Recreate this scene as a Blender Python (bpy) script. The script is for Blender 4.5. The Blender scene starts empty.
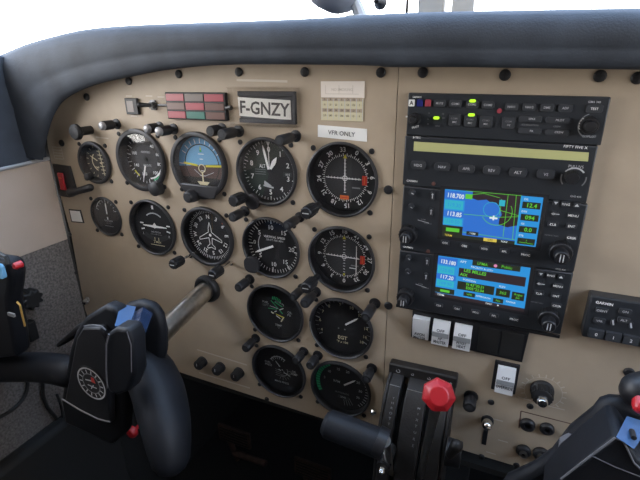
import bpy, bmesh, math, random
from mathutils import Vector, Matrix
random.seed(7)
PI = math.pi
sin, cos = math.sin, math.cos
scene = bpy.context.scene
COL = scene.collection
K = 0.001                       # everything below is written in millimetres: X right, Y up, D out of the panel towards the seats

def W(x, y, d):
    return Vector((x * K, -d * K, y * K))

# ------------------------------------------------------------------ camera
CAM = (248.647, 105.352, 418.216)
FPX = 441.67
RR = ((0.91622205, -0.01216786, -0.40048607), (-0.1331397, 0.93349571, -0.33295583), (0.37790339, 0.35838207, 0.85366933))   # right, up, back
cd = bpy.data.cameras.new('camera'); cam = bpy.data.objects.new('camera', cd); COL.objects.link(cam)
cd.sensor_width = 36; cd.lens = FPX * 36 / 640; cd.clip_start = 0.01; cd.clip_end = 500
ax = [Vector((r[0], -r[2], r[1])) for r in RR]
mw = Matrix((ax[0], ax[1], ax[2])).transposed().to_4x4(); mw.translation = W(*CAM)
cam.matrix_world = mw
scene.camera = cam

# ------------------------------------------------------------------ daylight and exposure
scene.view_settings.view_transform = 'Standard'; scene.view_settings.look = 'None'
scene.view_settings.gamma = 1; scene.view_settings.use_curve_mapping = False
scene.view_settings.exposure = 1.0
wd = bpy.data.worlds.new('sky'); scene.world = wd; wd.use_nodes = True
nt = wd.node_tree; nt.nodes.clear()
wo = nt.nodes.new('ShaderNodeOutputWorld'); bg = nt.nodes.new('ShaderNodeBackground')
tc = nt.nodes.new('ShaderNodeTexCoord'); sp = nt.nodes.new('ShaderNodeSeparateXYZ'); cr = nt.nodes.new('ShaderNodeValToRGB')
nt.links.new(tc.outputs['Generated'], sp.inputs[0]); nt.links.new(sp.outputs['Z'], cr.inputs[0])
cr.color_ramp.elements[0].position = 0.0; cr.color_ramp.elements[0].color = (0.80, 0.78, 0.74, 1)
cr.color_ramp.elements[1].position = 0.75; cr.color_ramp.elements[1].color = (0.48, 0.68, 1.0, 1)
e = cr.color_ramp.elements.new(0.12); e.color = (0.95, 0.96, 1.0, 1)
nt.links.new(cr.outputs[0], bg.inputs[0]); bg.inputs[1].default_value = 4.6
nt.links.new(bg.outputs[0], wo.inputs[0])

def daylight(name, loc, rot, sx, sy, power, color):
    l = bpy.data.lights.new(name, 'AREA'); l.shape = 'RECTANGLE'; l.size = sx; l.size_y = sy; l.energy = power; l.color = color
    o = bpy.data.objects.new(name, l); COL.objects.link(o); o.location = loc; o.rotation_euler = rot
    return o
# area lamp added at the left side window to brighten the panel's left
daylight('left_window_fill', W(-440, 260, 330), (0, -math.radians(80), 0), 0.36, 0.40, 0.8, (1.0, 0.96, 0.90))

# ------------------------------------------------------------------ pixel helpers (a pixel's ray met with a plane of the cockpit)
def at(x, y, d=0.0):
    v = [RR[0][i] * (x - 320) / FPX - RR[1][i] * (y - 240) / FPX - RR[2][i] for i in range(3)]
    k = (d - CAM[2]) / v[2]
    return (CAM[0] + k * v[0], CAM[1] + k * v[1], d)

def atx(x, y, X):
    v = [RR[0][i] * (x - 320) / FPX - RR[1][i] * (y - 240) / FPX - RR[2][i] for i in range(3)]
    k = (X - CAM[0]) / v[0]
    return (X, CAM[1] + k * v[1], CAM[2] + k * v[2])

def height_over(B, tip):
    best = None
    for h in range(120, 460):
        v = [B[0] - CAM[0], B[1] - CAM[1], h / 10 - CAM[2]]
        c = [sum(RR[i][j] * v[j] for j in range(3)) for i in range(3)]
        e = (320 + FPX * c[0] / -c[2] - tip[0]) ** 2 + (240 - FPX * c[1] / -c[2] - tip[1]) ** 2
        if best is None or e < best[0]: best = (e, h / 10)
    return best[1]

# ------------------------------------------------------------------ materials
def mat(name, col, rough=0.5, metal=0.0, spec=0.5, noise=0.0, nscale=300, bump=0.0, bscale=800, emit=None, estr=1.0, coat=0.0):
    m = bpy.data.materials.new(name); m.use_nodes = True
    n = m.node_tree; b = n.nodes['Principled BSDF']
    b.inputs['Base Color'].default_value = (*col, 1); b.inputs['Roughness'].default_value = rough
    b.inputs['Metallic'].default_value = metal; b.inputs['Specular IOR Level'].default_value = spec
    b.inputs['Coat Weight'].default_value = coat
    if emit:
        b.inputs['Emission Color'].default_value = (*emit, 1); b.inputs['Emission Strength'].default_value = estr
    if noise or bump:
        t = n.nodes.new('ShaderNodeTexCoord')
    if noise:
        x = n.nodes.new('ShaderNodeTexNoise'); x.inputs['Scale'].default_value = nscale; x.inputs['Detail'].default_value = 4
        r = n.nodes.new('ShaderNodeValToRGB')
        r.color_ramp.elements[0].position = 0.3; r.color_ramp.elements[1].position = 0.7
        r.color_ramp.elements[0].color = (*[c * (1 - noise) for c in col], 1)
        r.color_ramp.elements[1].color = (*[min(1, c * (1 + noise)) for c in col], 1)
        n.links.new(t.outputs['Object'], x.inputs['Vector']); n.links.new(x.outputs['Fac'], r.inputs[0]); n.links.new(r.outputs[0], b.inputs['Base Color'])
    if bump:
        y = n.nodes.new('ShaderNodeTexNoise'); y.inputs['Scale'].default_value = bscale; y.inputs['Detail'].default_value = 3
        u = n.nodes.new('ShaderNodeBump'); u.inputs['Strength'].default_value = bump; u.inputs['Distance'].default_value = 0.0006
        n.links.new(t.outputs['Object'], y.inputs['Vector']); n.links.new(y.outputs['Fac'], u.inputs['Height']); n.links.new(u.outputs[0], b.inputs['Normal'])
    return m

def glass_mat(name, refl=0.05, tint=(1, 1, 1), rough=0.0):
    m = bpy.data.materials.new(name); m.use_nodes = True; n = m.node_tree; n.nodes.clear()
    o = n.nodes.new('ShaderNodeOutputMaterial'); t = n.nodes.new('ShaderNodeBsdfTransparent'); g = n.nodes.new('ShaderNodeBsdfGlossy')
    x = n.nodes.new('ShaderNodeMixShader'); f = n.nodes.new('ShaderNodeLayerWeight'); f.inputs[0].default_value = 0.5
    p = n.nodes.new('ShaderNodeMath'); p.operation = 'POWER'; p.inputs[1].default_value = 4.5
    q = n.nodes.new('ShaderNodeMath'); q.operation = 'MULTIPLY_ADD'; q.inputs[1].default_value = 0.9; q.inputs[2].default_value = refl
    t.inputs[0].default_value = (*tint, 1); g.inputs['Roughness'].default_value = rough
    n.links.new(f.outputs['Facing'], p.inputs[0]); n.links.new(p.outputs[0], q.inputs[0]); n.links.new(q.outputs[0], x.inputs[0])
    n.links.new(t.outputs[0], x.inputs[1]); n.links.new(g.outputs[0], x.inputs[2]); n.links.new(x.outputs[0], o.inputs[0])
    return m

M = {}
M['panel'] = mat('beige_panel_paint', (0.42, 0.34, 0.252), 0.5, noise=0.03, nscale=60, bump=0.25, bscale=1500)
M['pad'] = mat('dark_padded_vinyl', (0.040, 0.048, 0.062), 0.7, spec=0.3, noise=0.25, nscale=25, bump=0.5, bscale=700)
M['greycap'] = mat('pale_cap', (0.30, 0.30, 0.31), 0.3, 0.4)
M['dull'] = mat('dull_dark_metal', (0.10, 0.10, 0.10), 0.4, 0.6)
M['cowl'] = mat('grey_blue_housing', (0.16, 0.17, 0.20), 0.6)
M['black'] = mat('black_plastic', (0.010, 0.010, 0.012), 0.48)
M['bezel'] = mat('black_bezel_enamel', (0.022, 0.022, 0.025), 0.45, bump=0.15, bscale=1500)
M['face'] = mat('matt_black_dial', (0.010, 0.010, 0.012), 0.75)
M['face_green'] = mat('dark_green_dial', (0.013, 0.026, 0.020), 0.7)
M['face_grey'] = mat('grey_dial_centre', (0.030, 0.032, 0.036), 0.7)
M['white'] = mat('white_print', (0.92, 0.92, 0.90), 0.6)
M['grey'] = mat('grey_print', (0.52, 0.53, 0.54), 0.6)
M['dim'] = mat('dim_print', (0.21, 0.215, 0.22), 0.6)
M['cream'] = mat('cream_print', (0.78, 0.70, 0.46), 0.6)
M['yellow'] = mat('yellow_print', (0.75, 0.68, 0.05), 0.5)
M['orange'] = mat('orange_print', (0.75, 0.16, 0.03), 0.5)
M['red'] = mat('red_print', (0.60, 0.045, 0.03), 0.5)
M['green'] = mat('green_print', (0.03, 0.42, 0.16), 0.5)
M['skyblue'] = mat('sky_blue_print', (0.10, 0.32, 0.58), 0.5)
M['skyblue2'] = mat('pale_blue_print', (0.16, 0.42, 0.68), 0.5)
M['brown'] = mat('brown_print', (0.075, 0.035, 0.028), 0.6)
M['darkblue'] = mat('dark_blue_lens', (0.02, 0.025, 0.16), 0.3)
M['chrome'] = mat('chrome', (0.75, 0.74, 0.72), 0.18, 1.0)
M['steel'] = mat('brushed_steel', (0.55, 0.53, 0.49), 0.28, 1.0, noise=0.1, nscale=200)
M['alu'] = mat('worn_aluminium', (0.40, 0.41, 0.42), 0.6, 0.4)
M['redplastic'] = mat('red_plastic', (0.42, 0.014, 0.02), 0.35, bump=0.2)
M['redlens'] = mat('red_lens', (0.33, 0.055, 0.075), 0.3)
M['greenlens'] = mat('green_lens', (0.03, 0.15, 0.12), 0.3)
M['brownlens'] = mat('brown_lens', (0.13, 0.065, 0.055), 0.3)
M['greylens'] = mat('grey_lens', (0.14, 0.11, 0.10), 0.3)
M['labelwhite'] = mat('white_label_paper', (0.80, 0.80, 0.78), 0.5)
M['labelglare'] = mat('sun_glare_placard', (0.92, 0.84, 0.76), 0.16, spec=1.0, coat=1.0)  # white base colour stands in for sun reflected off the placard
M['labelcream'] = mat('cream_placard', (0.62, 0.57, 0.38), 0.5)
M['clear'] = glass_mat('clear_plastic', 0.05, (0.985, 0.98, 0.97))
M['darktext'] = mat('dark_lettering', (0.035, 0.035, 0.04), 0.5)
M['faintline'] = mat('worn_white_silkscreen', (0.56, 0.50, 0.42), 0.6)
M['radio'] = mat('radio_face_plastic', (0.022, 0.025, 0.030), 0.42, bump=0.1, bscale=1500)
M['radiobtn'] = mat('radio_button_rubber', (0.032, 0.035, 0.041), 0.5)
M['olive'] = mat('unlit_display', (0.48, 0.48, 0.22), 0.3)
M['rocker'] = mat('white_rocker_plastic', (0.66, 0.67, 0.68), 0.35)
M['rocker_grey'] = mat('grey_rocker_plastic', (0.27, 0.28, 0.29), 0.35)
M['sidewall'] = mat('beige_side_panel', (0.47, 0.385, 0.315), 0.6, noise=0.04, nscale=20, bump=0.3)
M['carpet'] = mat('grey_carpet', (0.15, 0.135, 0.125), 0.95, noise=0.45, nscale=330, bump=1.0, bscale=400)
M['dark'] = mat('dark_lining', (0.012, 0.012, 0.012), 0.8)
M['roof'] = mat('beige_headliner', (0.5, 0.47, 0.42), 0.8)
M['yoke'] = mat('yoke_plastic', (0.008, 0.009, 0.012), 0.55, spec=0.3, noise=0.2, nscale=40, bump=0.2)
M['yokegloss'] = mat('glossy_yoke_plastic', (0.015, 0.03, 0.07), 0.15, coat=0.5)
M['skysheen'] = mat('pad_painted_sky_sheen', (0.055, 0.11, 0.22), 0.22)  # blue sky reflection on the yoke tops, put into the base colour
M['yokeedge'] = mat('pale_yoke_edge', (0.12, 0.12, 0.13), 0.4)  # paler grey for the yoke's edge lines, handle band and grip insert
M['quad'] = mat('quadrant_plastic', (0.015, 0.0135, 0.013), 0.5, noise=0.25, nscale=60, bump=0.6, bscale=500)
M['pedal'] = mat('worn_pedal_paint', (0.06, 0.035, 0.028), 0.6, noise=0.4, nscale=60)
M['gold'] = mat('gold_trim', (0.55, 0.32, 0.09), 0.35, 0.3)
M['rubber'] = mat('black_rubber', (0.010, 0.010, 0.010), 0.6)
M['gaugeglass'] = glass_mat('instrument_glass', 0.045)
M['windowglass'] = glass_mat('windshield_glass', 0.045)
def scr(name, c, s=0.42): M[name] = mat(name, (0.01, 0.01, 0.01), 0.3, emit=c, estr=s)
scr('screen_blue', (0.035, 0.19, 0.72)); scr('screen_light', (0.03, 0.33, 0.80)); scr('screen_cyan', (0.04, 0.50, 0.66))
scr('screen_green', (0.13, 0.62, 0.05)); scr('screen_white', (0.85, 0.95, 1.0)); scr('screen_black', (0.022, 0.028, 0.015))
scr('screen_brown', (0.035, 0.022, 0.028)); scr('screen_yellow', (0.80, 0.62, 0.10)); scr('screen_pink', (0.85, 0.3, 0.55))
scr('led_green', (0.50, 1.0, 0.03), 0.7)

# ------------------------------------------------------------------ mesh builder
_txt = {}
def glyphs(s, bold):
    k = (s, bold)
    if k not in _txt:
        c = bpy.data.curves.new('t', 'FONT'); c.body = s; c.size = 1; c.align_x = 'CENTER'; c.align_y = 'CENTER'; c.resolution_u = 2
        c.offset = 0.022 if bold else 0.006
        o = bpy.data.objects.new('t', c); COL.objects.link(o)
        me = bpy.data.meshes.new_from_object(o.evaluated_get(bpy.context.evaluated_depsgraph_get()))
        vs = [(v.co.x, v.co.y) for v in me.vertices]; fs = [tuple(p.vertices) for p in me.polygons]
        bpy.data.objects.remove(o); bpy.data.meshes.remove(me)
        # optical centring on the capitals
        if vs:
            my = (min(v[1] for v in vs) + max(v[1] for v in vs)) / 2
            vs = [(a, b - my) for a, b in vs]
        _txt[k] = (vs, fs)
    return _txt[k]

class MB:
    def __init__(s): s.v = []; s.f = []; s.m = []; s.mats = []
    def mi(s, m):
        if m not in s.mats: s.mats.append(m)
        return s.mats.index(m)
    def add(s, vs, fs, m):
        b = len(s.v); s.v += [tuple(p) for p in vs]; i = s.mi(m)
        for f in fs: s.f.append(tuple(b + j for j in f)); s.m.append(i)
    def quad(s, pts, m): s.add(pts, [tuple(range(len(pts)))], m)
    def prism(s, pts, d0, d1, m, shift=(0, 0), scale=1.0):
        # pts: 2D outline at d1; back at d0
        n = len(pts); cx = sum(p[0] for p in pts) / n; cy = sum(p[1] for p in pts) / n
        a = [(p[0], p[1], d1) for p in pts]; b = [(cx + (p[0] - cx) * scale + shift[0], cy + (p[1] - cy) * scale + shift[1], d0) for p in pts]
        s.add(a + b, [tuple(range(n)), tuple(range(2 * n - 1, n - 1, -1))] + [(i, i + n, (i + 1) % n + n, (i + 1) % n) for i in range(n)], m)
    def box(s, x0, x1, y0, y1, d0, d1, m): s.prism([(x0, y0), (x1, y0), (x1, y1), (x0, y1)], d0, d1, m)
    def rbox(s, cx, cy, w, h, r, d0, d1, m, n=4, taper=1.0):
        pts = []
        for q, (sx, sy) in enumerate(((1, 1), (-1, 1), (-1, -1), (1, -1))):
            for k in range(n + 1):
                a = q * PI / 2 + k * PI / 2 / n
                pts.append((cx + sx * (w / 2 - r) + r * cos(a), cy + sy * (h / 2 - r) + r * sin(a)))
        s.prism(pts, d0, d1, m, scale=1 / taper)
    def lathe(s, cx, cy, prof, m, n=40, sx=1.0, phase=0.0):
        vs = []; fs = []
        for r, d in prof:
            for k in range(n):
                a = 2 * PI * k / n + phase; vs.append((cx + r * sx * cos(a), cy + r * sin(a), d))
        for i in range(len(prof) - 1):
            for k in range(n):
                fs.append((i * n + k, i * n + (k + 1) % n, (i + 1) * n + (k + 1) % n, (i + 1) * n + k))
        if prof[0][0] > 0.01: fs.append(tuple(range(n)))
        if prof[-1][0] > 0.01: fs.append(tuple(range((len(prof) - 1) * n, len(prof) * n)))
        s.add(vs, fs, m)
    def ring(s, cx, cy, prof, m, n=56):
        # closed profile revolved
        vs = []; fs = []; L = len(prof)
        for r, d in prof:
            for k in range(n):
                a = 2 * PI * k / n; vs.append((cx + r * cos(a), cy + r * sin(a), d))
        for i in range(L):
            j = (i + 1) % L
            for k in range(n): fs.append((i * n + k, i * n + (k + 1) % n, j * n + (k + 1) % n, j * n + k))
        s.add(vs, fs, m)
    def tube(s, pts, rs, m, n=14, round_ends=False, flat=1.0):
        P = [Vector(p) for p in pts]
        if not isinstance(rs, (list, tuple)): rs = [rs] * len(P)
        rs = list(rs)
        if round_ends:
            t0 = (P[0] - P[1]).normalized(); t1 = (P[-1] - P[-2]).normalized(); r0, r1 = rs[0], rs[-1]
            pre = [(P[0] + t0 * r0 * q, r0 * w) for q, w in ((0.98, 0.12), (0.8, 0.6), (0.45, 0.89))]
            post = [(P[-1] + t1 * r1 * q, r1 * w) for q, w in ((0.45, 0.89), (0.8, 0.6), (0.98, 0.12))]
            P = [a for a, _ in pre] + P + [a for a, _ in post]; rs = [b for _, b in pre] + rs + [b for _, b in post]
        vs = []; fs = []; u = None
        for i, p in enumerate(P):
            t = (P[min(i + 1, len(P) - 1)] - P[max(i - 1, 0)]).normalized()
            if u is None: u = t.orthogonal().normalized()
            else: u = (u - t * u.dot(t)).normalized()
            w = t.cross(u)
            for k in range(n):
                a = 2 * PI * k / n; vs.append(p + (u * cos(a) + w * sin(a) * flat) * rs[i])
        for i in range(len(P) - 1):
            for k in range(n): fs.append((i * n + k, i * n + (k + 1) % n, (i + 1) * n + (k + 1) % n, (i + 1) * n + k))
        fs.append(tuple(range(n))); fs.append(tuple(range((len(P) - 1) * n, len(P) * n)))
        s.add(vs, fs, m)
    def sheet(s, rows, m, closed=False):
        L = len(rows[0]); vs = [p for r in rows for p in r]; fs = []
        for i in range(len(rows) - 1):
            for k in range(L if closed else L - 1):
                fs.append((i * L + k, i * L + (k + 1) % L, (i + 1) * L + (k + 1) % L, (i + 1) * L + k))
        s.add(vs, fs, m)
    def line(s, x0, y0, x1, y1, w, d, m, w1=None):
        w1 = w if w1 is None else w1
        dx, dy = x1 - x0, y1 - y0; l = math.hypot(dx, dy) or 1; nx, ny = -dy / l / 2, dx / l / 2
        s.quad([(x0 + nx * w, y0 + ny * w, d), (x0 - nx * w, y0 - ny * w, d), (x1 - nx * w1, y1 - ny * w1, d), (x1 + nx * w1, y1 + ny * w1, d)], m)
    def arc(s, cx, cy, r0, r1, a0, a1, d, m, n=24):
        # angles clockwise from twelve o'clock, in degrees
        vs = []; fs = []
        for k in range(n + 1):
            a = math.radians(a0 + (a1 - a0) * k / n)
            vs += [(cx + r0 * sin(a), cy + r0 * cos(a), d), (cx + r1 * sin(a), cy + r1 * cos(a), d)]
        for k in range(n): fs.append((2 * k, 2 * k + 1, 2 * k + 3, 2 * k + 2))
        s.add(vs, fs, m)
    def ticks(s, cx, cy, r0, r1, w, a0, a1, n, d, m):
        for k in range(n):
            a = math.radians(a0 + (a1 - a0) * k / max(1, n - 1))
            s.line(cx + r0 * sin(a), cy + r0 * cos(a), cx + r1 * sin(a), cy + r1 * cos(a), w, d, m)
    def text(s, t, x, y, size, d, m, rot=0.0, bold=False, sx=1.0):
        # size is the height of a capital in mm; rot clockwise degrees
        vs, fs = glyphs(t, bold); k = size / 0.70; a = math.radians(-rot); ca, sa = cos(a), sin(a)
        s.add([(x + (p * sx * ca - q * sa) * k, y + (p * sx * sa + q * ca) * k, d) for p, q in vs], fs, m)
    def build(s, name, parent=None, origin=None, bevel=0.0, angle=35, seg=2, recalc=True):
        if parent is not None: origin = parent['_o']
        if origin is None: origin = (0, 0, 0)
        me = bpy.data.meshes.new(name); o0 = W(*origin)
        me.from_pydata([W(*p) - o0 for p in s.v], [], s.f)
        for m in s.mats: me.materials.append(M[m])
        for p, i in zip(me.polygons, s.m): p.material_index = i
        if recalc:
            bm = bmesh.new(); bm.from_mesh(me); bmesh.ops.recalc_face_normals(bm, faces=bm.faces); bm.to_mesh(me); bm.free()
        me.shade_smooth() if hasattr(me, 'shade_smooth') else None
        me.set_sharp_from_angle(angle=math.radians(angle))
        o = bpy.data.objects.new(name, me); COL.objects.link(o)
        if parent is not None: o.parent = parent
        else: o.location = o0
        o['_o'] = tuple(origin)
        if bevel:
            b = o.modifiers.new('bevel', 'BEVEL'); b.width = bevel * K; b.segments = seg; b.limit_method = 'ANGLE'; b.angle_limit = math.radians(40)
        return o

def thing(name, label, cat, origin, group=None):
    o = bpy.data.objects.new(name, None); COL.objects.link(o); o.location = W(*origin); o.empty_display_size = 0.01
    o['_o'] = tuple(origin); tag(o, label, cat, group); return o
def tag(o, label=None, cat=None, group=None, kind=None):
    if label: o['label'] = label
    if cat: o['category'] = cat
    if group: o['group'] = group
    if kind: o['kind'] = kind
    return o
def inst(name, mesh, parent, p):
    o = bpy.data.objects.new(name, mesh); COL.objects.link(o); o.parent = parent
    o.location = W(*p) - W(*parent['_o']); o['_o'] = tuple(p); return o
def struct(name, mb, **k):
    return tag(mb.build(name, **k), kind='structure')

# ------------------------------------------------------------------ the cabin shell
WX = -353
RX = 735
WINB = 480
b = MB(); b.box(-760, RX + 40, -770, -750, -420, 1300, 'dark'); struct('floor', b)
b = MB(); b.box(-760, RX + 40, -750, 128, -440, -420, 'dark'); struct('wall_front', b)
b = MB()
b.box(WX - 14, WX, -128, -9, 0.5, 320, 'sidewall')
struct('wall_left', b, bevel=1)
b = MB()
b.prism([(WX - 14, -9), (WX - 14, -128), (WX - 130, -128), (WX - 130, -9)], 1280, 320.5, 'sidewall')
b.box(WX - 60, WX - 20, 420, 560, 0, 1280, 'sidewall')
b.box(WX - 150, WX - 130, -9, 560, WINB, 1280, 'sidewall')
struct('wall_left_rear', b)
b = MB(); b.box(WX - 30, WX - 1, -750, -128.05, 0.5, 1280, 'carpet'); struct('wall_left_lower', b)
b = MB(); b.box(RX, RX + 20, -750, -9, -420, 1280, 'sidewall'); b.box(RX, RX + 20, -9, 560, WINB, 1280, 'sidewall'); b.box(RX, RX + 20, 420, 560, 0, WINB, 'sidewall'); b.box(RX, RX + 20, -9, 560, -120, 130, 'sidewall'); struct('wall_right', b)
b = MB(); b.box(WX - 20, WX - 2, -750, 100, -420, -4, 'dark'); struct('wall_left_front', b)
b = MB(); b.box(-760, RX + 40, -750, 560, 1280, 1300, 'dark'); struct('wall_back', b)
b = MB(); b.box(-760, RX + 40, 560, 580, 130, 1300, 'roof'); struct('ceiling', b)
b = MB(); b.box(WX - 0.6, WX + 25, -749, -395, 0.5, 600, 'dark'); struct('added_dark_box', b, bevel=8)  # dark box added to darken the foot of the carpeted wall
# silver trim strip along the sill
b = MB()
b.tube([(WX + 1.5, -5.5, 3), (WX + 2, -7, 40), (WX + 2, -8.5, 90), (WX + 2, -9.2, 118)], 2.6, 'alu', n=10)
b.build('trim_1'); bpy.data.objects['trim_1']['kind'] = 'structure'
# windshield: a raked pane each side of the centre strut
for nm, xa, xb in (('window_1', -640, 198), ('window_2', 212, 1110)):
    b = MB(); rows = []
    for k in range(9):
        t = k / 8; rows.append([(xa + (xb - xa) * j / 8, 150 + 415 * t, -330 + 450 * t + 60 * (((xa + (xb - xa) * j / 8) - 205) / 900) ** 2 * (1 - t)) for j in range(9)])
    b.sheet(rows, 'windowglass'); o = struct(nm, b, recalc=False)
    sol = o.modifiers.new('thickness', 'SOLIDIFY'); sol.thickness = 0.004

# ------------------------------------------------------------------ instrument panel (two plates with a seam)
SEAM = 143.0
def arcpts(cx, cy, r, a0, a1, n): return [(cx + r * cos(math.radians(a0 + (a1 - a0) * k / n)), cy + r * sin(math.radians(a0 + (a1 - a0) * k / n))) for k in range(n + 1)]
b = MB()
left_outline = [(SEAM - 0.4, 122), (-110, 121), (-200, 109), (-270, 93), (-318, 72), (-344, 44), (-351, 10), (-350.5, -20), (-344, -120), (-348, -180), (-351.5, -250), (-340, -300), (-240, -316.5), (60, -321), (SEAM - 0.4, -321)]
b.prism(left_outline, -3, 0, 'panel')
left_panel = b.build('instrument_panel')
HOLES = [(-180.3, 2.5, 33.5), (-90.4, 2, 34.5), (0, 1.0, 35), (88.8, -0.6, 37), (-179.3, -87, 36), (-90.5, -87.5, 35), (0, -89.3, 36), (88.6, -90.0, 37), (-263.1, -6, 24), (-262.1, -81.4, 26), (0.9, -177.1, 37.5), (89, -177.5, 37.5), (1.5, -264.3, 37.5), (88.8, -264.3, 37.5), (-99, -161.5, 13.5)]
def cut_holes(o, holes):
    b = MB()
    for x, y, r in holes: b.lathe(x, y, [(r, -8), (r, 6)], 'panel', n=56)
    c = b.build('tmp', origin=o['_o'])
    m = o.modifiers.new('holes', 'BOOLEAN'); m.operation = 'DIFFERENCE'; m.object = c; m.solver = 'EXACT'
    bpy.context.view_layer.update()
    me = bpy.data.meshes.new_from_object(o.evaluated_get(bpy.context.evaluated_depsgraph_get()))
    o.modifiers.remove(m); o.data = me; bpy.data.objects.remove(c)
    me.shade_flat()
cut_holes(left_panel, HOLES)
tag(left_panel, 'beige painted instrument panel carrying the round flight gauges, left of the seam', 'panel')
b = MB()
b.prism([(SEAM + 0.4, 122), (SEAM + 0.4, -321), (170, -321), (232, -303.5), (640, -303.5), (732, -200), (732, 122)], -3, 0, 'panel')
right_panel = b.build('instrument_panel'); cut_holes(right_panel, [(470, -161.5, 13.5)])
tag(right_panel, 'beige painted instrument panel carrying the radio stack, right of the seam', 'panel')
# dark lower edge of the panel: the underside lip
b = MB()
b.box(-345, 640, -330, -322, -60, -4, 'dark'); struct('trim_2', b)

# screw meshes
def screw_mesh(r, h):
    b = MB(); b.lathe(0, 0, [(r, 0), (r, h * 0.45), (r * 0.8, h * 0.85), (r * 0.35, h), (0.01, h)], 'black', n=14)
    b.line(-r * 0.6, 0, r * 0.6, 0, r * 0.25, h * 1.03, 'face'); b.line(0, -r * 0.6, 0, r * 0.6, r * 0.25, h * 1.03, 'face')
    o = b.build('tmp'); me = o.data; bpy.data.objects.remove(o); me.name = 'screw'; return me
SCREW_BIG = screw_mesh(4.6, 2.6); SCREW_MID = screw_mesh(3.4, 2.0); SCREW = screw_mesh(2.9, 1.6); SCREW_TINY = screw_mesh(1.3, 0.8)
for x, y in ((62, 143), (87, 97), (129, 81), (179, 74), (239, 72), (305, 72), (381, 72.5)):
    inst('screw', SCREW_BIG, left_panel, at(x, y))
for x, y in ((76, 273), (84, 303), (172, 368), (267, 399), (70, 234)):
    inst('screw', SCREW_MID, left_panel, at(x, y))
inst('screw', SCREW_BIG, left_panel, (138.5, -6, 0)); inst('screw', SCREW_BIG, left_panel, at(388.5, 305.5))
for x, y in ((423, 72.5), (505, 75), (600, 76), (637.5, 78), (629, 372)):
    inst('screw', SCREW_BIG, right_panel, at(x, y))
for x, y in ((491, 402), (530, 406), (481.5, 456.5), (516.5, 465)):
    inst('screw', SCREW_MID, right_panel, at(x, y))
# silk-screened lettering lines of the panel
def mark(parent, *ops, name='lettering'):
    b = MB()
    for f, a in ops: getattr(b, f)(*a)
    b.build(name, parent, recalc=False)
FL = 'faintline'
mark(left_panel, ('line', (-30, 97, 30, 95.5, 2.2, 0.15, FL)))
x, y, _ = at(58, 153)
mark(left_panel, *[('line', (x - 9, y + 8 - 4 * k, x + 9, y + 8 - 4 * k, 0.8, 0.15, FL)) for k in range(5)], ('line', (x - 9, y + 8, x - 9, y - 8, .8, .15, FL)), ('line', (x + 9, y + 8, x + 9, y - 8, .8, .15, FL)))
for q0, q1 in (((197, 349.5), (247, 365)), ((199, 372.5), (250, 388))):
    p0, p1 = at(*q0), at(*q1); mark(left_panel, ('line', (p0[0], p0[1], p1[0], p1[1], 2.0, 0.15, FL)))
for (x, y) in ((129, 96), (134, 116), (149, 96), (161, 97)):
    x, y, _ = at(x, y); mark(left_panel, ('line', (x - 5, y, x + 5, y, 1.3, 0.15, FL)))
x, y, _ = at(96, 137); mark(left_panel, ('line', (x, y, x + 22, y - 1, 1.4, 0.15, FL)))
x, y, _ = at(543, 392)
mark(right_panel, ('arc', (x, y, 17, 17.4, -140, 140, .15, FL)), ('ticks', (x, y, 17, 21, 1.0, -130, 130, 15, 0.15, FL)), name='dial_marks')
mark(right_panel, ('line', (x - 22, y - 13, x - 9, y - 14, 0.9, 0.15, FL))); mark(right_panel, ('line', (x + 6, y - 15, x + 22, y - 15, 0.9, 0.15, FL)))
for (px, py) in ((498, 420), (503, 441), (491, 453)):
    x, y, _ = at(px, py); mark(right_panel, ('line', (x - 5, y, x + 5, y, 1.3, 0.15, FL)))
p0, p1, p2 = at(521, 411), at(580, 426), at(519, 428)
mark(right_panel, ('line', (p0[0], p0[1], p1[0], p1[1], 1.2, 0.15, 'brown')), ('line', (p0[0], p0[1], p2[0], p2[1], 1.2, 0.15, 'brown')), name='outline')

# ------------------------------------------------------------------ glareshield: padded hood above and left of the panel
def lip(pxs, d): return [at(x, y, d) for x, y in pxs]
inner_px = [(10, 196), (41, 160), (45, 138), (52, 116), (62, 101), (78, 91), (100, 83), (130, 76.5), (160, 70.5), (200, 66), (240, 64.3), (320, 64.5), (372, 65.5), (392, 67), (470, 67), (560, 68.5), (640, 69.5), (760, 73)]
outer_px = [(-90, 190), (-70, 130), (-50, 85), (-22, 62), (0, 54), (24, 44), (50, 36.5), (75, 30.5), (100, 27), (140, 24.5), (190, 22.5), (250, 20.5), (320, 17.5), (370, 14), (430, 11.5), (530, 9.5), (640, 7.5), (760, 6)]
def resample(P, n):
    L = [0]
    for a, c in zip(P, P[1:]): L.append(L[-1] + (Vector(a) - Vector(c)).length)
    out = []
    for k in range(n):
        t = L[-1] * k / (n - 1); i = max(j for j in range(len(P) - 1) if L[j] <= t + 1e-9)
        u = (t - L[i]) / (L[i + 1] - L[i]); out.append(Vector(P[i]).lerp(Vector(P[i + 1]), min(1, u)))
    return out
def smooth(P, it=3):
    for _ in range(it): P = [P[0]] + [(P[i - 1] + P[i] * 2 + P[i + 1]) / 4 for i in range(1, len(P) - 1)] + [P[-1]]
    return P
inn0 = [Vector(p) for p in lip([(x - 0.6, y - 0.6) for x, y in inner_px[1:]], 0.6)]; inn = lip(inner_px[1:], 26); out_ = lip(outer_px[1:], 22)
inn0.append(Vector((738, inn0[-1][1] - 2, .6))); inn.append((738, inn[-1][1] - 2, 26)); out_.append((738, out_[-1][1] - 2, 22))
NS = len(inn)
I = [Vector(p) for p in inn]; O = [Vector(p) for p in out_]
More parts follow.
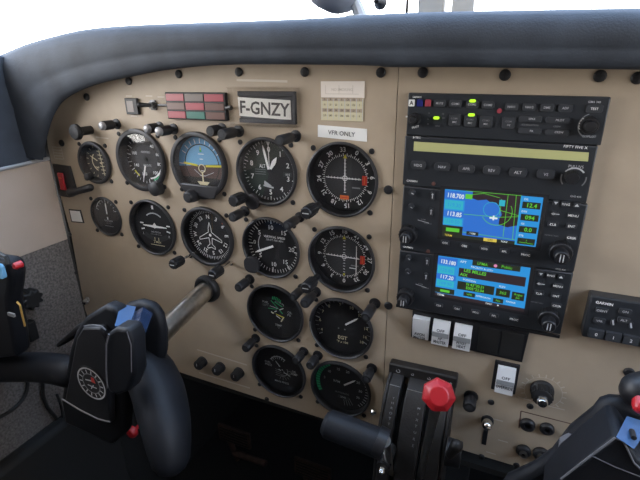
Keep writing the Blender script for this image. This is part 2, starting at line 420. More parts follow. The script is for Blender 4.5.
# refine both paths between matching points
def refine(P, q=4):
    R = []
    for i in range(len(P) - 1):
        p0 = P[max(i - 1, 0)]; p1 = P[i]; p2 = P[i + 1]; p3 = P[min(i + 2, len(P) - 1)]
        for k in range(q):
            t = k / q
            R.append(0.5 * ((2 * p1) + (p2 - p0) * t + (2 * p0 - 5 * p1 + 4 * p2 - p3) * t * t + (3 * p1 - p0 - 3 * p2 + p3) * t ** 3))
    return R + [P[-1]]
I = refine(I); O = refine(O); I0 = refine(inn0)
rows = []
def rowmix(f, d, push=0.0): return [tuple(a.lerp(c, f)[:2]) + (d,) for a, c in zip(I, O)]
rows.append([(p[0], p[1], 0.6) for p in I0])
rows += [rowmix(-0.005, 24), rowmix(0.01, 27.5), rowmix(0.05, 30), rowmix(0.14, 32), rowmix(0.28, 32.8), rowmix(0.33, 32.1), rowmix(0.37, 33.2), rowmix(0.55, 34.5), rowmix(0.75, 33), rowmix(0.9, 29), rowmix(0.985, 22), rowmix(1.02, 10), rowmix(1.01, -20)]
rows.append([(a[0] - (0.25 * max(0, -a[0] - 150)), 150 if a[0] > -250 else a[1], -418) for a in rows[-1]])
rows.append([(p[0], p[1] - 18, -418) for p in rows[-1]])
rows.append(rowmix(0.45, -8)); rows.append(rowmix(0.45, 0.6))
rows.append(rows[0])
b = MB(); b.sheet(rows, 'pad')
o = b.build('glareshield', angle=60)
tag(o, 'dark blue-grey padded glareshield hood running over the top of the panel', 'glareshield')
# dark door pillar padding behind the left end of the hood
b = MB(); PP = [(-8.8, 0.6), (60, 0.6), (118, 8), (129, 31), (118, 60), (70, 110), (10, 150), (-8.8, 175)]; n = len(PP)
b.add([(WX - 1, y, d) for y, d in PP] + [(WX - 50, y, d) for y, d in PP], [tuple(range(n)), tuple(range(2 * n - 1, n - 1, -1))] + [(i, (i + 1) % n, (i + 1) % n + n, i + n) for i in range(n)], 'pad')
struct('trim_3', b, bevel=3)

# ------------------------------------------------------------------ things seen through the windshield
t = thing('magnetic_compass', 'dark magnetic compass housing standing on the hood at the windshield', 'compass', at(352, 15, -90))
c = at(346, -12, -90)
b = MB(); b.tube([(c[0] - 4, c[1] + 2, -90), (c[0] - 2, c[1], -70), (c[0], c[1] - 2, -40)], [26, 27, 24], 'cowl', n=24, round_ends=True); b.build('housing', t)
b = MB(); p = at(367, 16, -90); q = at(352, 0, -90); b.tube([(p[0], p[1] - 6, -75), (q[0] + 8, q[1], -72)], [7, 6], 'grey', n=10); b.box(p[0] - 14, p[0] + 10, p[1] - 9, p[1] - 1, -100, -60, 'grey'); b.build('bracket', t, bevel=1)
b = MB(); p = at(381, 3, -90); b.lathe(p[0], p[1], [(4, -92), (7, -88), (5, -80), (2.5, -72)], 'black', n=14); b.build('knob', t)
b = MB(); p = at(407, 0, -90); b.box(p[0] - 1, p[0] + 1.5, 140, 240, -92, -90, 'steel'); tag(b.build('cable', origin=(p[0], 150, -91)), 'thin wire rising beside the compass at the windshield', 'wire')
b = MB(); p = at(432, 4, -120); b.prism([(p[0] - 14, 140), (p[0] + 14, 140), (p[0] + 12, 560), (p[0] - 12, 560)], -130, -114, 'roof'); struct('trim_4', b, bevel=2)
b = MB(); p = at(464, 2, -120); b.box(p[0] - 11, p[0] + 11, 160, 200, -120, -112, 'roof'); p = at(466, 2, -120); o = b.build('placard_card', origin=(p[0], 160, -116), bevel=0.5)
tag(o, 'beige card propped on the hood right of the windshield strut', 'card')

# ------------------------------------------------------------------ round gauges
def gauge(label, cx, cy, r, prot, dial, s=31.45, small=False, cat='gauge', rim=None, face_d=None, inner=0.86, name='gauge', screws=True, bez='bezel', rec=10.0):
    t = thing(name, label, cat, (cx, cy, 0))
    b = MB(); ri = r * inner
    fd = -rec
    rb = {(-180, 2): 33.5, (-90, 2): 33.5}.get((int(cx), int(cy)), None)
    rb = next((h[2] for h in HOLES if abs(h[0] - cx) < .1 and abs(h[1] - cy) < .1), ri) - 0.4
    ri = min(ri, rb)
    b.ring(cx, cy, [(r - 0.3, 0.1), (r, prot - 2.2), (r - 0.6, prot - 0.7), (r - 2.0, prot), (ri + 1.0, prot - 0.2), (ri, prot - 1.4), (ri, fd - 1.4), (rb, fd - 1.4), (rb, 0.1)], bez)
    if rim: b.arc(cx, cy, r - 2.8, r - 1.5, rim[0], rim[1], prot + 0.06, 'greycap')  # pale arc painted as a reflection on the bezel chamfer
    b.build('bezel', t)
    b = MB(); b.lathe(cx, cy, [(ri - .2, fd - 1.3), (ri - .2, fd), (0.01, fd)], 'face', n=48)
    n = dial(b, cx, cy, ri, fd, t)
    b.build('dial', t, recalc=False)
    if n:
        for nm, nb in n: nb.build(nm, t)
    b = MB(); b.lathe(cx, cy, [(ri - 0.1, prot - 1.3), (0.01, prot - 1.25)], 'gaugeglass', n=48); b.build('glass', t)
    if screws:
        for sx, sy in ((-1, 1), (1, 1), (-1, -1), (1, -1)): inst('screw', SCREW, t, (cx + sx * s, cy + sy * s, 0))
    return t

def needle(cx, cy, L, ang, w, d, m='white', tail=6, tip=0.4, hub=2.2):
    b = MB(); a = math.radians(ang); ux, uy = sin(a), cos(a); nx, ny = uy, -ux
    pts = [(cx - ux * tail + nx * w / 2, cy - uy * tail + ny * w / 2), (cx + ux * L * 0.82 + nx * w / 2, cy + uy * L * 0.82 + ny * w / 2), (cx + ux * L + nx * tip / 2, cy + uy * L + ny * tip / 2),
           (cx + ux * L - nx * tip / 2, cy + uy * L - ny * tip / 2), (cx + ux * L * 0.82 - nx * w / 2, cy + uy * L * 0.82 - ny * w / 2), (cx - ux * tail - nx * w / 2, cy - uy * tail - ny * w / 2)]
    b.prism(pts, d, d + 0.35, m); b.lathe(cx, cy, [(hub, d + 0.3), (hub, d + 0.7), (0.01, d + 0.8)], 'face', n=16)
    return b
def rad(cx, cy, r, a): a = math.radians(a); return cx + r * sin(a), cy + r * cos(a)

def d_asi(b, cx, cy, R, f, t):
    z = f + 0.12
    b.arc(cx, cy, 0, R * 0.55, 0, 360, z - .05, 'face_grey', 40)
    b.ticks(cx, cy, R * 0.78, R * 0.97, 1.0, 20, 340, 17, z, 'white'); b.ticks(cx, cy, R * 0.88, R * 0.97, 0.6, 30, 330, 16, z, 'white')
    b.arc(cx, cy, R * 0.72, R * 0.78, 95, 175, z, 'white'); b.arc(cx, cy, R * 0.79, R * 0.86, 85, 165, z, 'green'); b.arc(cx, cy, R * 0.79, R * 0.86, 215, 235, z, 'yellow')
    for v, a in ((40, 35), (60, 70), (80, 105), (100, 145), (120, 200), (140, 245), (160, 290)):
        x, y = rad(cx, cy, R * 0.62, a); b.text(str(v), x, y, 4.2, z, 'white')
    b.text('AIRSPEED', cx, cy + 9, 2.6, z, 'grey'); b.text('KNOTS', cx, cy - 8, 2.8, z, 'grey')
    return [('needle', needle(cx, cy, R * 0.82, 200, 2.4, f + 0.5, tail=-9))]

def d_att(b, cx, cy, R, f, t):
    z = f + 0.1; tilt = -4
    b.arc(cx, cy, R * 0.70, R, -95, 85, z, 'skyblue', 40); b.arc(cx, cy, R * 0.70, R, 85, 265, z, 'brown', 40)
    b.ticks(cx, cy, R * 0.75, R * 0.92, 0.8, -60, 60, 9, z + .1, 'white')
    b.arc(cx, cy, R * 0.695, R * 0.73, 0, 360, z + .15, 'face', 48)
    b.arc(cx, cy, 0, R * 0.70, -95, 85, z + .05, 'skyblue2', 40); b.arc(cx, cy, 0, R * 0.70, 85, 265, z + .05, 'brown', 40)
    for k, w in ((7, 5), (13, 8)):
        b.line(cx - w / 2, cy + k, cx + w / 2, cy + k, 0.8, z + .12, 'white'); b.line(cx - w / 2, cy - k, cx + w / 2, cy - k, 0.8, z + .12, 'white')
    b.line(cx - 12, cy - 6, cx - 3, cy - 13, 0.7, z + .12, 'grey'); b.line(cx + 3, cy - 13, cx + 16, cy - 8, 0.7, z + .12, 'grey')
    b.line(cx, cy + R * 0.45, cx, cy + R * 0.66, 3.4, z + .2, 'green', 0.6); b.line(cx, cy + R * 0.52, cx, cy + R * 0.64, 1.6, z + .25, 'yellow', 0.4)
    b.line(cx - R * 0.98, cy + 0.6, cx - R * 0.7, cy + 0.2, 0.8, z + .2, 'white')
    n = MB()
    n.prism([(cx - 26, cy + 2.6), (cx - 6, cy + 0.6), (cx - 6, cy - 1.8), (cx - 26, cy + 0.4)], f + .8, f + 1.2, 'yellow')
    n.prism([(cx + 6, cy + 0.4), (cx + 28, cy + 1.6), (cx + 28, cy - 0.8), (cx + 6, cy - 2.0)], f + .8, f + 1.2, 'yellow')
    n.ring(cx, cy - 4, [(4.2, f + .8), (5.2, f + .8), (5.2, f + 1.2), (4.2, f + 1.2)], 'cream', 24)
    n.box(cx - 0.9, cx + 0.9, cy - 20, cy - 9, f + .8, f + 1.2, 'cream')
    n.prism([(cx - 9, cy - 20), (cx + 9, cy - 20), (cx + 5, cy - 24.5), (cx - 5, cy - 24.5)], f + .3, f + .9, 'cream')
    m = MB(); m.prism([(cx - R * 0.88, cy - R * 0.45), (cx + R * 0.88, cy - R * 0.45), (cx + R * 0.55, cy - R * 0.82), (cx - R * 0.55, cy - R * 0.82)], f, f + .7, 'face')
    return [('aircraft_symbol', n), ('mask', m)]

def d_alt(b, cx, cy, R, f, t):
    z = f + 0.12
    b.arc(cx, cy, 0, R, 200, 400, z - .06, 'face_green', 40)
    b.ticks(cx, cy, R * 0.84, R * 0.98, 0.8, 0, 324, 10, z, 'white'); b.ticks(cx, cy, R * 0.9, R * 0.98, 0.5, 7.2, 352.8, 49, z, 'white')
    for k in range(10):
        x, y = rad(cx, cy, R * 0.70, 36 * k); b.text(str(k), x, y, 5.6, z, 'white', bold=True)
    b.text('ALT', cx - 9, cy + 5, 4.0, z, 'white', sx=0.8)
    for k in range(3): b.line(cx - 19, cy + 1 - 2.6 * k, cx - 5, cy + 1 - 2.6 * k, 0.6, z, 'dim')
    b.line(cx + 17, cy - 2.5, cx + 28, cy - 2.5, 5.5, z, 'face_grey'); b.text('1013', cx + 22.5, cy - 2.5, 2.6, z + .1, 'white', sx=.8)
    x, y = cx - 3, cy - 14
    b.arc(x, y, 0, 5, 120, 300, z, 'grey', 10); b.line(x - 6, y - 3, x + 7, y - 5, 2.0, z + .1, 'grey')
    n3 = needle(cx, cy, R * 0.95, 0, 0.8, f + .4, tail=0); x, y = cx, cy + R * 0.93; n3.prism([(x - 3, y + 1), (x + 3, y + 1), (x, y - 4.5)], f + .4, f + .8, 'white')
    n1 = needle(cx, cy, R * 0.85, -13, 2.6, f + 1.4, tail=-1); 
    n2 = MB(); pts = []
    for rr, w in ((3, 1.2), (11, 2.6), (14, 2.2), (19, 0.3)):
        a = math.radians(32); pts.append((cx + rr * sin(a) + w * cos(a), cy + rr * cos(a) - w * sin(a)))
    for rr, w in ((19, 0.3), (14, 2.2), (11, 2.6), (3, 1.2)):
        a = math.radians(32); pts.append((cx + rr * sin(a) - w * cos(a), cy + rr * cos(a) + w * sin(a)))
    n2.prism(pts, f + 0.9, f + 1.2, 'white')
    return [('needle', n3), ('needle', n1), ('needle', n2)]

def compass_card(b, cx, cy, R, z, top, names, rn=0.84, r0=0.62, r1=0.72, size=5.2):
    for k in range(72):
        a = math.radians(5 * k - top); q = r1 - (0.0 if k % 2 == 0 else 0.04)
        b.line(cx + R * r0 * sin(a), cy + R * r0 * cos(a), cx + R * q * sin(a), cy + R * q * cos(a), 0.7, z, 'white')
    for k, s in enumerate(names):
        a = 30 * k - top; x, y = rad(cx, cy, R * rn, a); b.text(s, x, y, size, z, 'white', rot=a, bold=True)

def d_vor(top, cdi, gsflag, botflag):
    def fn(b, cx, cy, R, f, t):
        z = f + 0.12; R = R * 0.95
        compass_card(b, cx, cy, R, z, top, ['0', '3', '6', '9', '12', '15', '18', '21', '24', '27', '30', '33'], rn=0.86, r0=0.66, r1=0.75, size=4.8)
        b.arc(cx, cy, 0, R * 0.64, 0, 360, z - .06, 'face_grey', 40)
        b.quad([(cx - 2.2, cy + R * 0.60, z + .2), (cx + 2.2, cy + R * 0.60, z + .2), (cx, cy + R * 0.72, z + .2)], 'yellow')
        b.quad([(cx - 1.5, cy - R * 0.60, z + .2), (cx + 1.5, cy - R * 0.60, z + .2), (cx, cy - R * 0.70, z + .2)], 'yellow')
        b.arc(cx, cy, 2.2, 3.0, 0, 360, z + .3, 'white', 20)
        for k in range(1, 6):
            q = 3.6 * k + 1
            for dx, dy in ((q, 0), (-q, 0), (0, q), (0, -q)):
                if dx: b.line(cx + dx, cy - 1.2, cx + dx, cy + 1.2, 0.6, z, 'white')
                else: b.line(cx - 1.2, cy + dy, cx + 1.2, cy + dy, 0.6, z, 'white')
        b.line(cx + 8, cy - 9.5, cx + 17, cy - 9.5, 1.6, z, 'dim')
        if gsflag: b.rbox(cx + R * 0.62, cy - 1, 5.4, 10, 0.4, z, z + .25, 'red'); b.line(cx + R * .62, cy - 5, cx + R * .62, cy + 3, 0.8, z + .35, 'orange')
        if botflag: b.rbox(cx - 0.5, cy - R * 0.60, 10, 4.4, 0.4, z, z + .25, 'orange'); b.line(cx - 4, cy - R * .6, cx + 3, cy - R * .6, 0.8, z + .35, 'red')
        n1 = MB(); n1.box(cx + cdi - 0.45, cx + cdi + 0.45, cy - R * (0.4 if not cdi else .62), cy + R * (.6 if not cdi else .42), f + .5, f + .8, 'white')
        n2 = MB(); n2.box(cx - R * 0.62, cx + R * 0.52, cy - 0.4, cy + 0.4, f + .9, f + 1.2, 'white')
        if cdi: n1.box(cx + cdi - 8, cx + cdi, cy - 13, cy - 12.2, f + .5, f + .8, 'white')
        return [('needle', n1), ('needle', n2)]
    return fn

def d_turn(b, cx, cy, R, f, t):
    z = f + 0.12
    b.line(cx, cy + R * 0.68, cx, cy + R * 0.82, 3.2, z, 'white')
    b.line(cx - R * .72, cy + 3, cx - R * .55, cy + 3, 1.8, z, 'white'); b.line(cx - R * .70, cy - 6, cx - R * .53, cy - 4.6, 1.8, z, 'white')
    b.line(cx + R * .72, cy + 3, cx + R * .55, cy + 3, 1.8, z, 'white'); b.line(cx + R * .70, cy - 6, cx + R * .53, cy - 4.6, 1.8, z, 'white')
    b.arc(cx, cy, R * .50, R * .55, -40, 40, z, 'grey', 16)
    b.text('L', cx - R * .62, cy - 12, 3.4, z, 'grey'); b.text('R', cx + R * .62, cy - 12, 3.4, z, 'grey')
    b.arc(cx, cy + 16, R * .86, R * 1.05, 145, 215, z, 'face_grey', 16)
    b.text('2 MIN', cx, cy - R * .62, 3.6, z, 'cream'); b.text('NO PITCH', cx, cy - 8, 2.4, z, 'grey'); b.text('INFORMATION', cx, cy - 11.4, 2.0, z, 'dim')
    b.line(cx - 12, cy - R * .75, cx + 12, cy - R * .75, 1.0, z, 'cream')
    n = MB(); n.prism([(cx - 20, cy + 1.0), (cx - 3, cy + 1.7), (cx, cy + 5.5), (cx + 3, cy + 1.7), (cx + 20, cy + 1.0), (cx + 20, cy - .2), (cx + 3, cy - 1.4), (cx, cy - 2.4), (cx - 3, cy - 1.4), (cx - 20, cy - .2)], f + .5, f + .9, 'white')
    m = MB(); m.lathe(cx, cy - 18.4, [(0.01, f + .3), (2.2, f + .6), (2.2, f + 1.2), (0.01, f + 1.6)], 'black', n=14); m.box(cx - 3.6, cx - 2.9, cy - 21, cy - 15.6, f + .2, f + .5, 'cream'); m.box(cx + 2.9, cx + 3.6, cy - 21, cy - 15.6, f + .2, f + .5, 'cream')
    return [('aircraft_symbol', n), ('slip_ball', m)]

def d_hdg(b, cx, cy, R, f, t):
    z = f + 0.12
    compass_card(b, cx, cy, R, z, 4, ['N', '3', '6', 'E', '12', '15', 'S', '21', '24', 'W', '30', '33'], rn=0.70, r0=0.84, r1=0.97, size=5.0)
    b.rbox(cx + R * .62, cy + R * .55, 4.2, 4.2, 1.2, z, z + .4, 'orange')
    b.arc(cx, cy, 0, R * 0.54, 0, 360, z - .06, 'face', 40)
    n = MB(); L = [(0, 17), (2, 10), (2.4, 4), (17, -5), (17, -8), (2.4, -3.6), (1.6, -12), (6, -16), (6, -18.5), (0, -16.5)]
    P = L + [(-x, y) for x, y in reversed(L[1:-1])]
    for a, c in zip(P, P[1:] + P[:1]): n.line(cx + a[0], cy + a[1], cx + c[0], cy + c[1], 0.9, f + .9, 'white')
    n.arc(cx, cy, 0, 2.0, 0, 360, f + .9, 'white', 14)
    return [('aircraft_symbol', n)]

def d_vsi(b, cx, cy, R, f, t):
    z = f + 0.12
    b.ticks(cx, cy, R * 0.85, R * 0.97, 0.7, -90, 78, 24, z, 'white'); b.ticks(cx, cy, R * 0.85, R * 0.97, 0.7, -98, -258, 24, z, 'white')
    b.ticks(cx, cy, R * 0.78, R * 0.97, 1.2, -90, 84, 5, z, 'white'); b.ticks(cx, cy, R * 0.78, R * 0.97, 1.2, -133, -262, 4, z, 'white')
    for s, a in (('5', -50), ('10', -6), ('20', 92), ('10', 182), ('15', 38), ('5', 232), ('15', 140)):
        x, y = rad(cx, cy, R * (.66 if s != '20' else .68), a); b.text(s, x, y, 5.4, z, 'white')
    b.text('0', cx - R * .72, cy + 2, 5.0, z, 'white'); b.arc(cx, cy, R * .56, R * .59, -125, -55, z, 'grey', 12)
    b.text('VERTICAL SPEED', cx + 2, cy + 11.5, 2.7, z, 'white'); b.text('100 FT PER MIN', cx + 2, cy + 7.6, 2.4, z, 'grey')
    return [('needle', needle(cx + 2, cy + 1, R * .85, 246, 2.6, f + .6, tail=-1, hub=1.8))]

def d_clock(b, cx, cy, R, f, t):
    z = f + 0.12
    b.line(cx + 3, cy + R * .7, cx + 6, cy - R * .8, 1.2, z, 'cream')
    for k in range(7): b.line(cx - 1 + k * .4, cy + R * .6 - k * 5.0, cx + 7 + k * .4, cy + R * .6 - k * 5.0, 0.9, z, 'cream')
    b.ticks(cx, cy, R * .82, R * .96, .8, -160, 160, 17, z, 'cream'); b.arc(cx, cy, R * .5, R * .56, 200, 320, z, 'cream'); b.text('TEMP', cx - 6, cy - 8, 2.6, z, 'cream')
    return [('needle', needle(cx, cy, R * .7, -62, 1.2, f + .5, 'cream'))]
def d_vac(b, cx, cy, R, f, t):
    z = f + 0.12
    b.ticks(cx, cy + 4, R * .62, R * .78, .9, -75, 75, 9, z, 'grey'); b.arc(cx, cy + 4, R * .74, R * .78, -70, -25, z, 'white')
    b.text('SUCTION', cx, cy - 7, 2.6, z, 'grey'); b.text('IN. HG', cx, cy - 11, 2.2, z, 'dim'); b.line(cx - 8, cy - 15, cx + 8, cy - 15, .6, z, 'grey'); b.text('5', cx + 14, cy + 9, 3, z, 'grey')
    return [('needle', needle(cx, cy + 1, R * .72, 2, 2.0, f + .5))]
def d_fuel(b, cx, cy, R, f, t):
    z = f + 0.12
    for (x, y, s, m) in ((-16, 10, 'FUEL', 'grey'), (18, 2, 'OIL', 'grey'), (1, -20, 'TEMP', 'grey'), (17, -2, 'PSI', 'grey'), (-16, 6, 'LEFT', 'dim'), (1, -24, '°F', 'dim')):
        b.text(s, cx + x, cy + y, 2.9, z, m)
    for k in range(6):
        a = -10 + 11 * k; x, y = rad(cx - 4, cy + 4, 12, a); b.line(x, y, x + 1.5, y + 4.5, 1.2, z, 'green'); b.text(str(k), x + 5, y - 2, 2.4, z, 'grey')
    b.line(cx - 8, cy + 14, cx + 8, cy - 2, 1.3, z, 'green'); b.line(cx - 8, cy - 3, cx + 10, cy - 7, 1.5, z, 'yellow'); b.line(cx + 9, cy - 7, cx + 5, cy - 14, 1.5, z, 'cream')
    b.line(cx - 3, cy + 13, cx + 8, cy + 8, 1.2, z, 'green'); b.line(cx - 13, cy + 2, cx + 2, cy + 3, .9, z, 'green')
    b.line(cx - 10, cy + 6, cx + 2, cy + 4, .8, z, 'grey')
    return [('needle', needle(cx + 2, cy + 2, 9, 60, 1.0, f + .5)), ('needle', needle(cx - 3, cy - 5, 9, 120, 1.0, f + .5))]
def d_amp(b, cx, cy, R, f, t):
    z = f + 0.12
    for (x, y, s) in ((-19, 6, 'FUEL'), (-18, 2, 'PRESS'), (20, 1, 'OIL'), (20, -3, 'TEMP'), (1, -21, 'MAN PRESS')):
        b.text(s, cx + x, cy + y, 3.0, z, 'grey')
    b.arc(cx - 2, cy + 5, 13, 14.4, -60, 40, z, 'grey'); b.arc(cx + 2, cy - 2, 8, 9.2, 60, 190, z, 'dim')
    b.ticks(cx - 2, cy + 5, 10, 15, .8, -60, 40, 7, z, 'grey'); b.ticks(cx + 3, cy - 4, 9, 13, .8, 70, 200, 7, z, 'dim')
    for k in range(4): b.line(cx - 8, cy - 2 - 3 * k, cx + 6, cy - 3 - 3 * k, .7, z, 'dim')
    return [('needle', needle(cx + 1, cy + 2, 12, -40, 1.0, f + .5, 'grey')), ('needle', needle(cx + 3, cy - 3, 12, 110, 1.0, f + .5, 'grey'))]
def d_egt(b, cx, cy, R, f, t):
    z = f + 0.12
    b.ticks(cx, cy, R * .84, R * .95, .8, -120, 120, 25, z, 'dim'); b.ticks(cx, cy, R * .80, R * .95, 1.1, -120, 120, 7, z, 'grey')
    for s, a in (('4', -112), ('6', -86), ('7', -60), ('8', -36), ('9', -6), ('10', 22), ('12', 48), ('14', 84), ('16', 106), ('18', 124)):
        x, y = rad(cx, cy, R * .78, a); b.text(s, x, y, 3.8, z, 'cream')
    b.text('EGT', cx, cy - 16, 4.6, z, 'cream', bold=True); b.text('°F x 100', cx, cy - 22, 3.0, z, 'cream')
    for dx in (-5, 3): b.arc(cx + dx, cy - 4, 0, 1.0, 0, 360, z, 'dim', 8)
    return [('needle', needle(cx, cy, R * .66, 52, 2.2, f + .6, tail=-5, hub=2.5))]
def d_rpm(b, cx, cy, R, f, t):
    z = f + 0.12
    b.arc(cx, cy, R * .82, R * .96, -118, -30, z, 'green', 24)
    b.ticks(cx, cy, R * .80, R * .96, .8, -118, -30, 14, z + .08, 'face')
    b.ticks(cx, cy, R * .84, R * .95, .8, -20, 135, 22, z, 'grey')
    for s, a in (('5', -75), ('10', -45), ('15', -12), ('20', 18), ('25', 62), ('30', 92), ('35', 118)):
        x, y = rad(cx, cy, R * .66, a); b.text(s, x, y, 3.4, z, 'grey')
    b.text('RPM', cx - 7, cy + 5, 3.4, z, 'grey'); b.text('HUNDREDS', cx, cy - 11, 2.5, z, 'dim'); b.rbox(cx + 2, cy - 17, 15, 4.4, .4, z, z + .2, 'face_grey'); b.text('2741', cx + 2, cy - 17, 2.8, z + .3, 'grey')
    b.ticks(cx, cy, R * .5, R * .8, .7, 150, 172, 4, z, 'dim')
    return [('needle', needle(cx, cy, R * .62, 52, 2.2, f + .6, tail=-4, hub=2.5))]

g_asi = gauge('airspeed gauge in the top row with white needle pointing down', -180.3, 2.5, 39.5, 5, d_asi, rec=8)
g_att = gauge('attitude indicator with blue sky half and brown ground half', -90.4, 2, 40, 6, d_att, rec=4, inner=0.87)
g_alt = gauge('altimeter with digits 0 to 9 and three white hands', 0, 1.0, 38.5, 4, d_alt, rec=7, inner=0.9)
g_v1 = gauge('navigation course dial with orange and red flags, under the white VFR label', 88.8, -0.6, 39.6, 4, d_vor(335, 0, True, True), inner=0.95)
g_turn = gauge('turn coordinator with white aeroplane bar and curved ball tube, second row', -179.3, -87, 39, 4, d_turn, rec=4, inner=0.93)
g_hdg = gauge('heading indicator with white aeroplane outline inside a compass card', -90.5, -87.5, 39.5, 5, d_hdg, rec=6, inner=0.88)
g_vsi = gauge('vertical speed gauge with white needle pointing left, second row', 0, -89.3, 38.5, 4, d_vsi, rec=6, inner=0.93)
g_v2 = gauge('navigation course dial with one upright white bar right of centre, second row', 88.6, -90.0, 39.6, 4, d_vor(180, 14.5, True, False), inner=0.95)
g_clk = gauge('small round gauge with cream scale at the far left of the top row', -263.1, -6, 28.5, 5, d_clock, rec=6, s=23.5, inner=0.84)
g_vac = gauge('small black gauge with short white needle upright, far left of the second row', -262.1, -81.4, 28.5, 3, d_vac, rec=2, s=23.5, inner=0.93)
g_fuel = gauge('black engine gauge with green and yellow scale marks, third row', 0.9, -177.1, 40, 4, d_fuel, rec=5, inner=0.93)
g_egt = gauge('exhaust temperature gauge lettered EGT with white needle and a reflection painted on its lower rim', 89, -177.5, 40, 5, d_egt, rec=5, inner=0.93, rim=(145, 275))
g_amp = gauge('black engine gauge with grey lettering only, bottom row left', 1.5, -264.3, 40, 4, d_amp, rec=5, inner=0.93)
g_rpm = gauge('engine speed gauge with a green arc on its left edge', 88.8, -264.3, 40, 5, d_rpm, rec=5, inner=0.92)

# knobs belonging to gauges
def knob(parent, B, tipd, r, r_shaft=2.5, shaft='steel', mark=True, start=0, name='knob', long=20):
    b = MB(); h0 = max(start, tipd - long)
    if h0 > start + 1: b.lathe(B[0], B[1], [(r_shaft, start), (r_shaft, h0 + 1)], shaft, n=12)
    b.lathe(B[0], B[1], [(r * 0.9, h0), (r, h0 + 1), (r * 0.97, tipd - 1.2), (r * 0.82, tipd), (0.01, tipd)], 'black', n=18)
    if mark: b.line(B[0] - r * .55, B[1], B[0] + r * .55, B[1], 1.0, tipd + .1, 'grey')
    for k in range(12):
        a = 2 * PI * k / 12; x, y = B[0] + r * .98 * cos(a), B[1] + r * .98 * sin(a); b.box(x - .4, x + .4, y - .4, y + .4, h0 + 1.5, tipd - 1.5, 'rubber')
    return b.build(name, parent)
knob(g_hdg, (-119, -115.8), 38, 6.2, 1.8, 'chrome', long=18); knob(g_hdg, (-57.2, -116.9), 42, 6.2, 1.8, 'chrome', long=18)
knob(g_v1, (62.9, -26.6 - 3), 34, 6.5, 4, 'black'); knob(g_v2, (60.5, -115), 34, 6.5, 4, 'black')
knob(g_alt, (-29.5, -28.5), 27, 6.5, 4, 'black', mark=False)
b = MB(); b.lathe(-19, -34, [(9, 0.1), (9, 5), (7.5, 6)], 'bezel', n=20); b.build('bezel_ear', g_alt)
b = MB(); b.rbox(-26, -114, 20, 20, 8, 0.1, 5.5, 'bezel'); b.build('bezel_ear', g_vsi)
b = MB(); b.lathe(-158, -30.5, [(9, 0.1), (9, 10), (6, 12), (0.01, 12)], 'bezel', n=20); b.build('adjusting_knob', g_asi)
b = MB(); b.lathe(-101.5, -34, [(8, 0.1), (8, 9), (7, 15), (5, 17), (0.01, 17)], 'bezel', n=20); b.build('caging_knob', g_att)
b = MB(); b.prism([(-119, -20), (-62, -20), (-70, -36), (-110, -36)], 3.2, 6.6, 'bezel'); b.build('lower_shield', g_att, bevel=1.5)
b = MB(); b.lathe(-276, -25, [(5, 0.1), (5, 8), (3.5, 9), (0.01, 9)], 'bezel', n=14); b.build('setting_knob', g_clk)

# ------------------------------------------------------------------ post lights (each is a little stalk with a hooded lamp)
def post_light(label, base, tip, r=5.6, chrome=False, name='post_light', group='post lights standing beside the gauges', B=None):
    B = at(*base) if B is None else B
    h = height_over(B, tip)
    t = thing(name, label, 'light' if name == 'post_light' else 'knob', (B[0], B[1], 0), group)
    b = MB(); b.lathe(B[0], B[1], [(r + .8, 0), (r + .8, 1.6), (r * .55, 2.2), (r * .55, h * .35)], 'black', n=16); b.build('base', t)
    b = MB(); b.lathe(B[0], B[1], [(r * .8, h * .3), (r, h * .36), (r, h - 1.5), (r * .86, h), (0.01, h)], 'black', n=18)
    b.build('hood', t)
    b = MB()
    if chrome: b.lathe(B[0], B[1], [(r * .92, h - .4), (r * .92, h + 1.8), (r * .6, h + 3.6), (0.01, h + 4.2)], 'greycap', n=18); b.build('lens_cap', t)
    else: b.lathe(B[0], B[1], [(r * .5, h - .2), (r * .5, h + .25), (0.01, h + .3)], 'face_grey', n=12); b.build('lens_cap', t)
    return t
PL = [((117, 124), (103, 127), 'post light with bright chrome cap above the small top row gauge', 5.6, True),
      ((160, 127), (148, 129.5), 'left one of the chrome capped pair above the airspeed gauge', 5.6, True),
      ((174, 129), (159.5, 132), 'right one of the chrome capped pair above the airspeed gauge', 5.6, True),
      ((222, 129), (210, 132), 'left one of the pair of black post lights above the attitude indicator', 5.8, False),
      ((239, 131), (222, 137), 'right one of the pair of black post lights above the attitude indicator', 5.8, False),
      ((296, 136), (279, 141), 'black post light over the upper right corner of the altimeter', 5.4, False),
      ((245, 211), (232, 218), 'black post light between the heading indicator and the vertical speed gauge', 5.6, False),
      ((300, 217), (286, 225), 'black post light over the upper right corner of the vertical speed gauge', 5.2, False),
      ((250, 279), (238, 288), 'black post light below the vertical speed gauge on its left', 5.8, False),
      ((302.5, 288), (291, 296), 'black post light over the upper right of the green scaled engine gauge', 5.2, False),
      ((316, 291.5), (303, 303), 'black post light beside the upper left corner of the EGT gauge', 5.8, False),
      ((375, 303), (361, 315), 'black post light over the upper right corner of the EGT gauge', 5.6, False),
      ((256, 338), (244, 348), 'black post light left of the bottom row grey lettered gauge', 5.6, False),
      ((304, 351), (295, 361), 'black post light over the upper right of the bottom row grey lettered gauge', 5.4, False),
      ((318, 355), (308, 365), 'black post light beside the upper left of the green arc engine gauge', 5.6, False),
      ((372, 368), (363, 378), 'black post light over the upper right of the green arc engine gauge', 5.6, False),
      ((471, 396), (470, 408), 'black post light standing alone right of the red knob', 6.6, False)]
for base, tip, lab, r, ch in PL: post_light(lab, base, tip, r, ch)

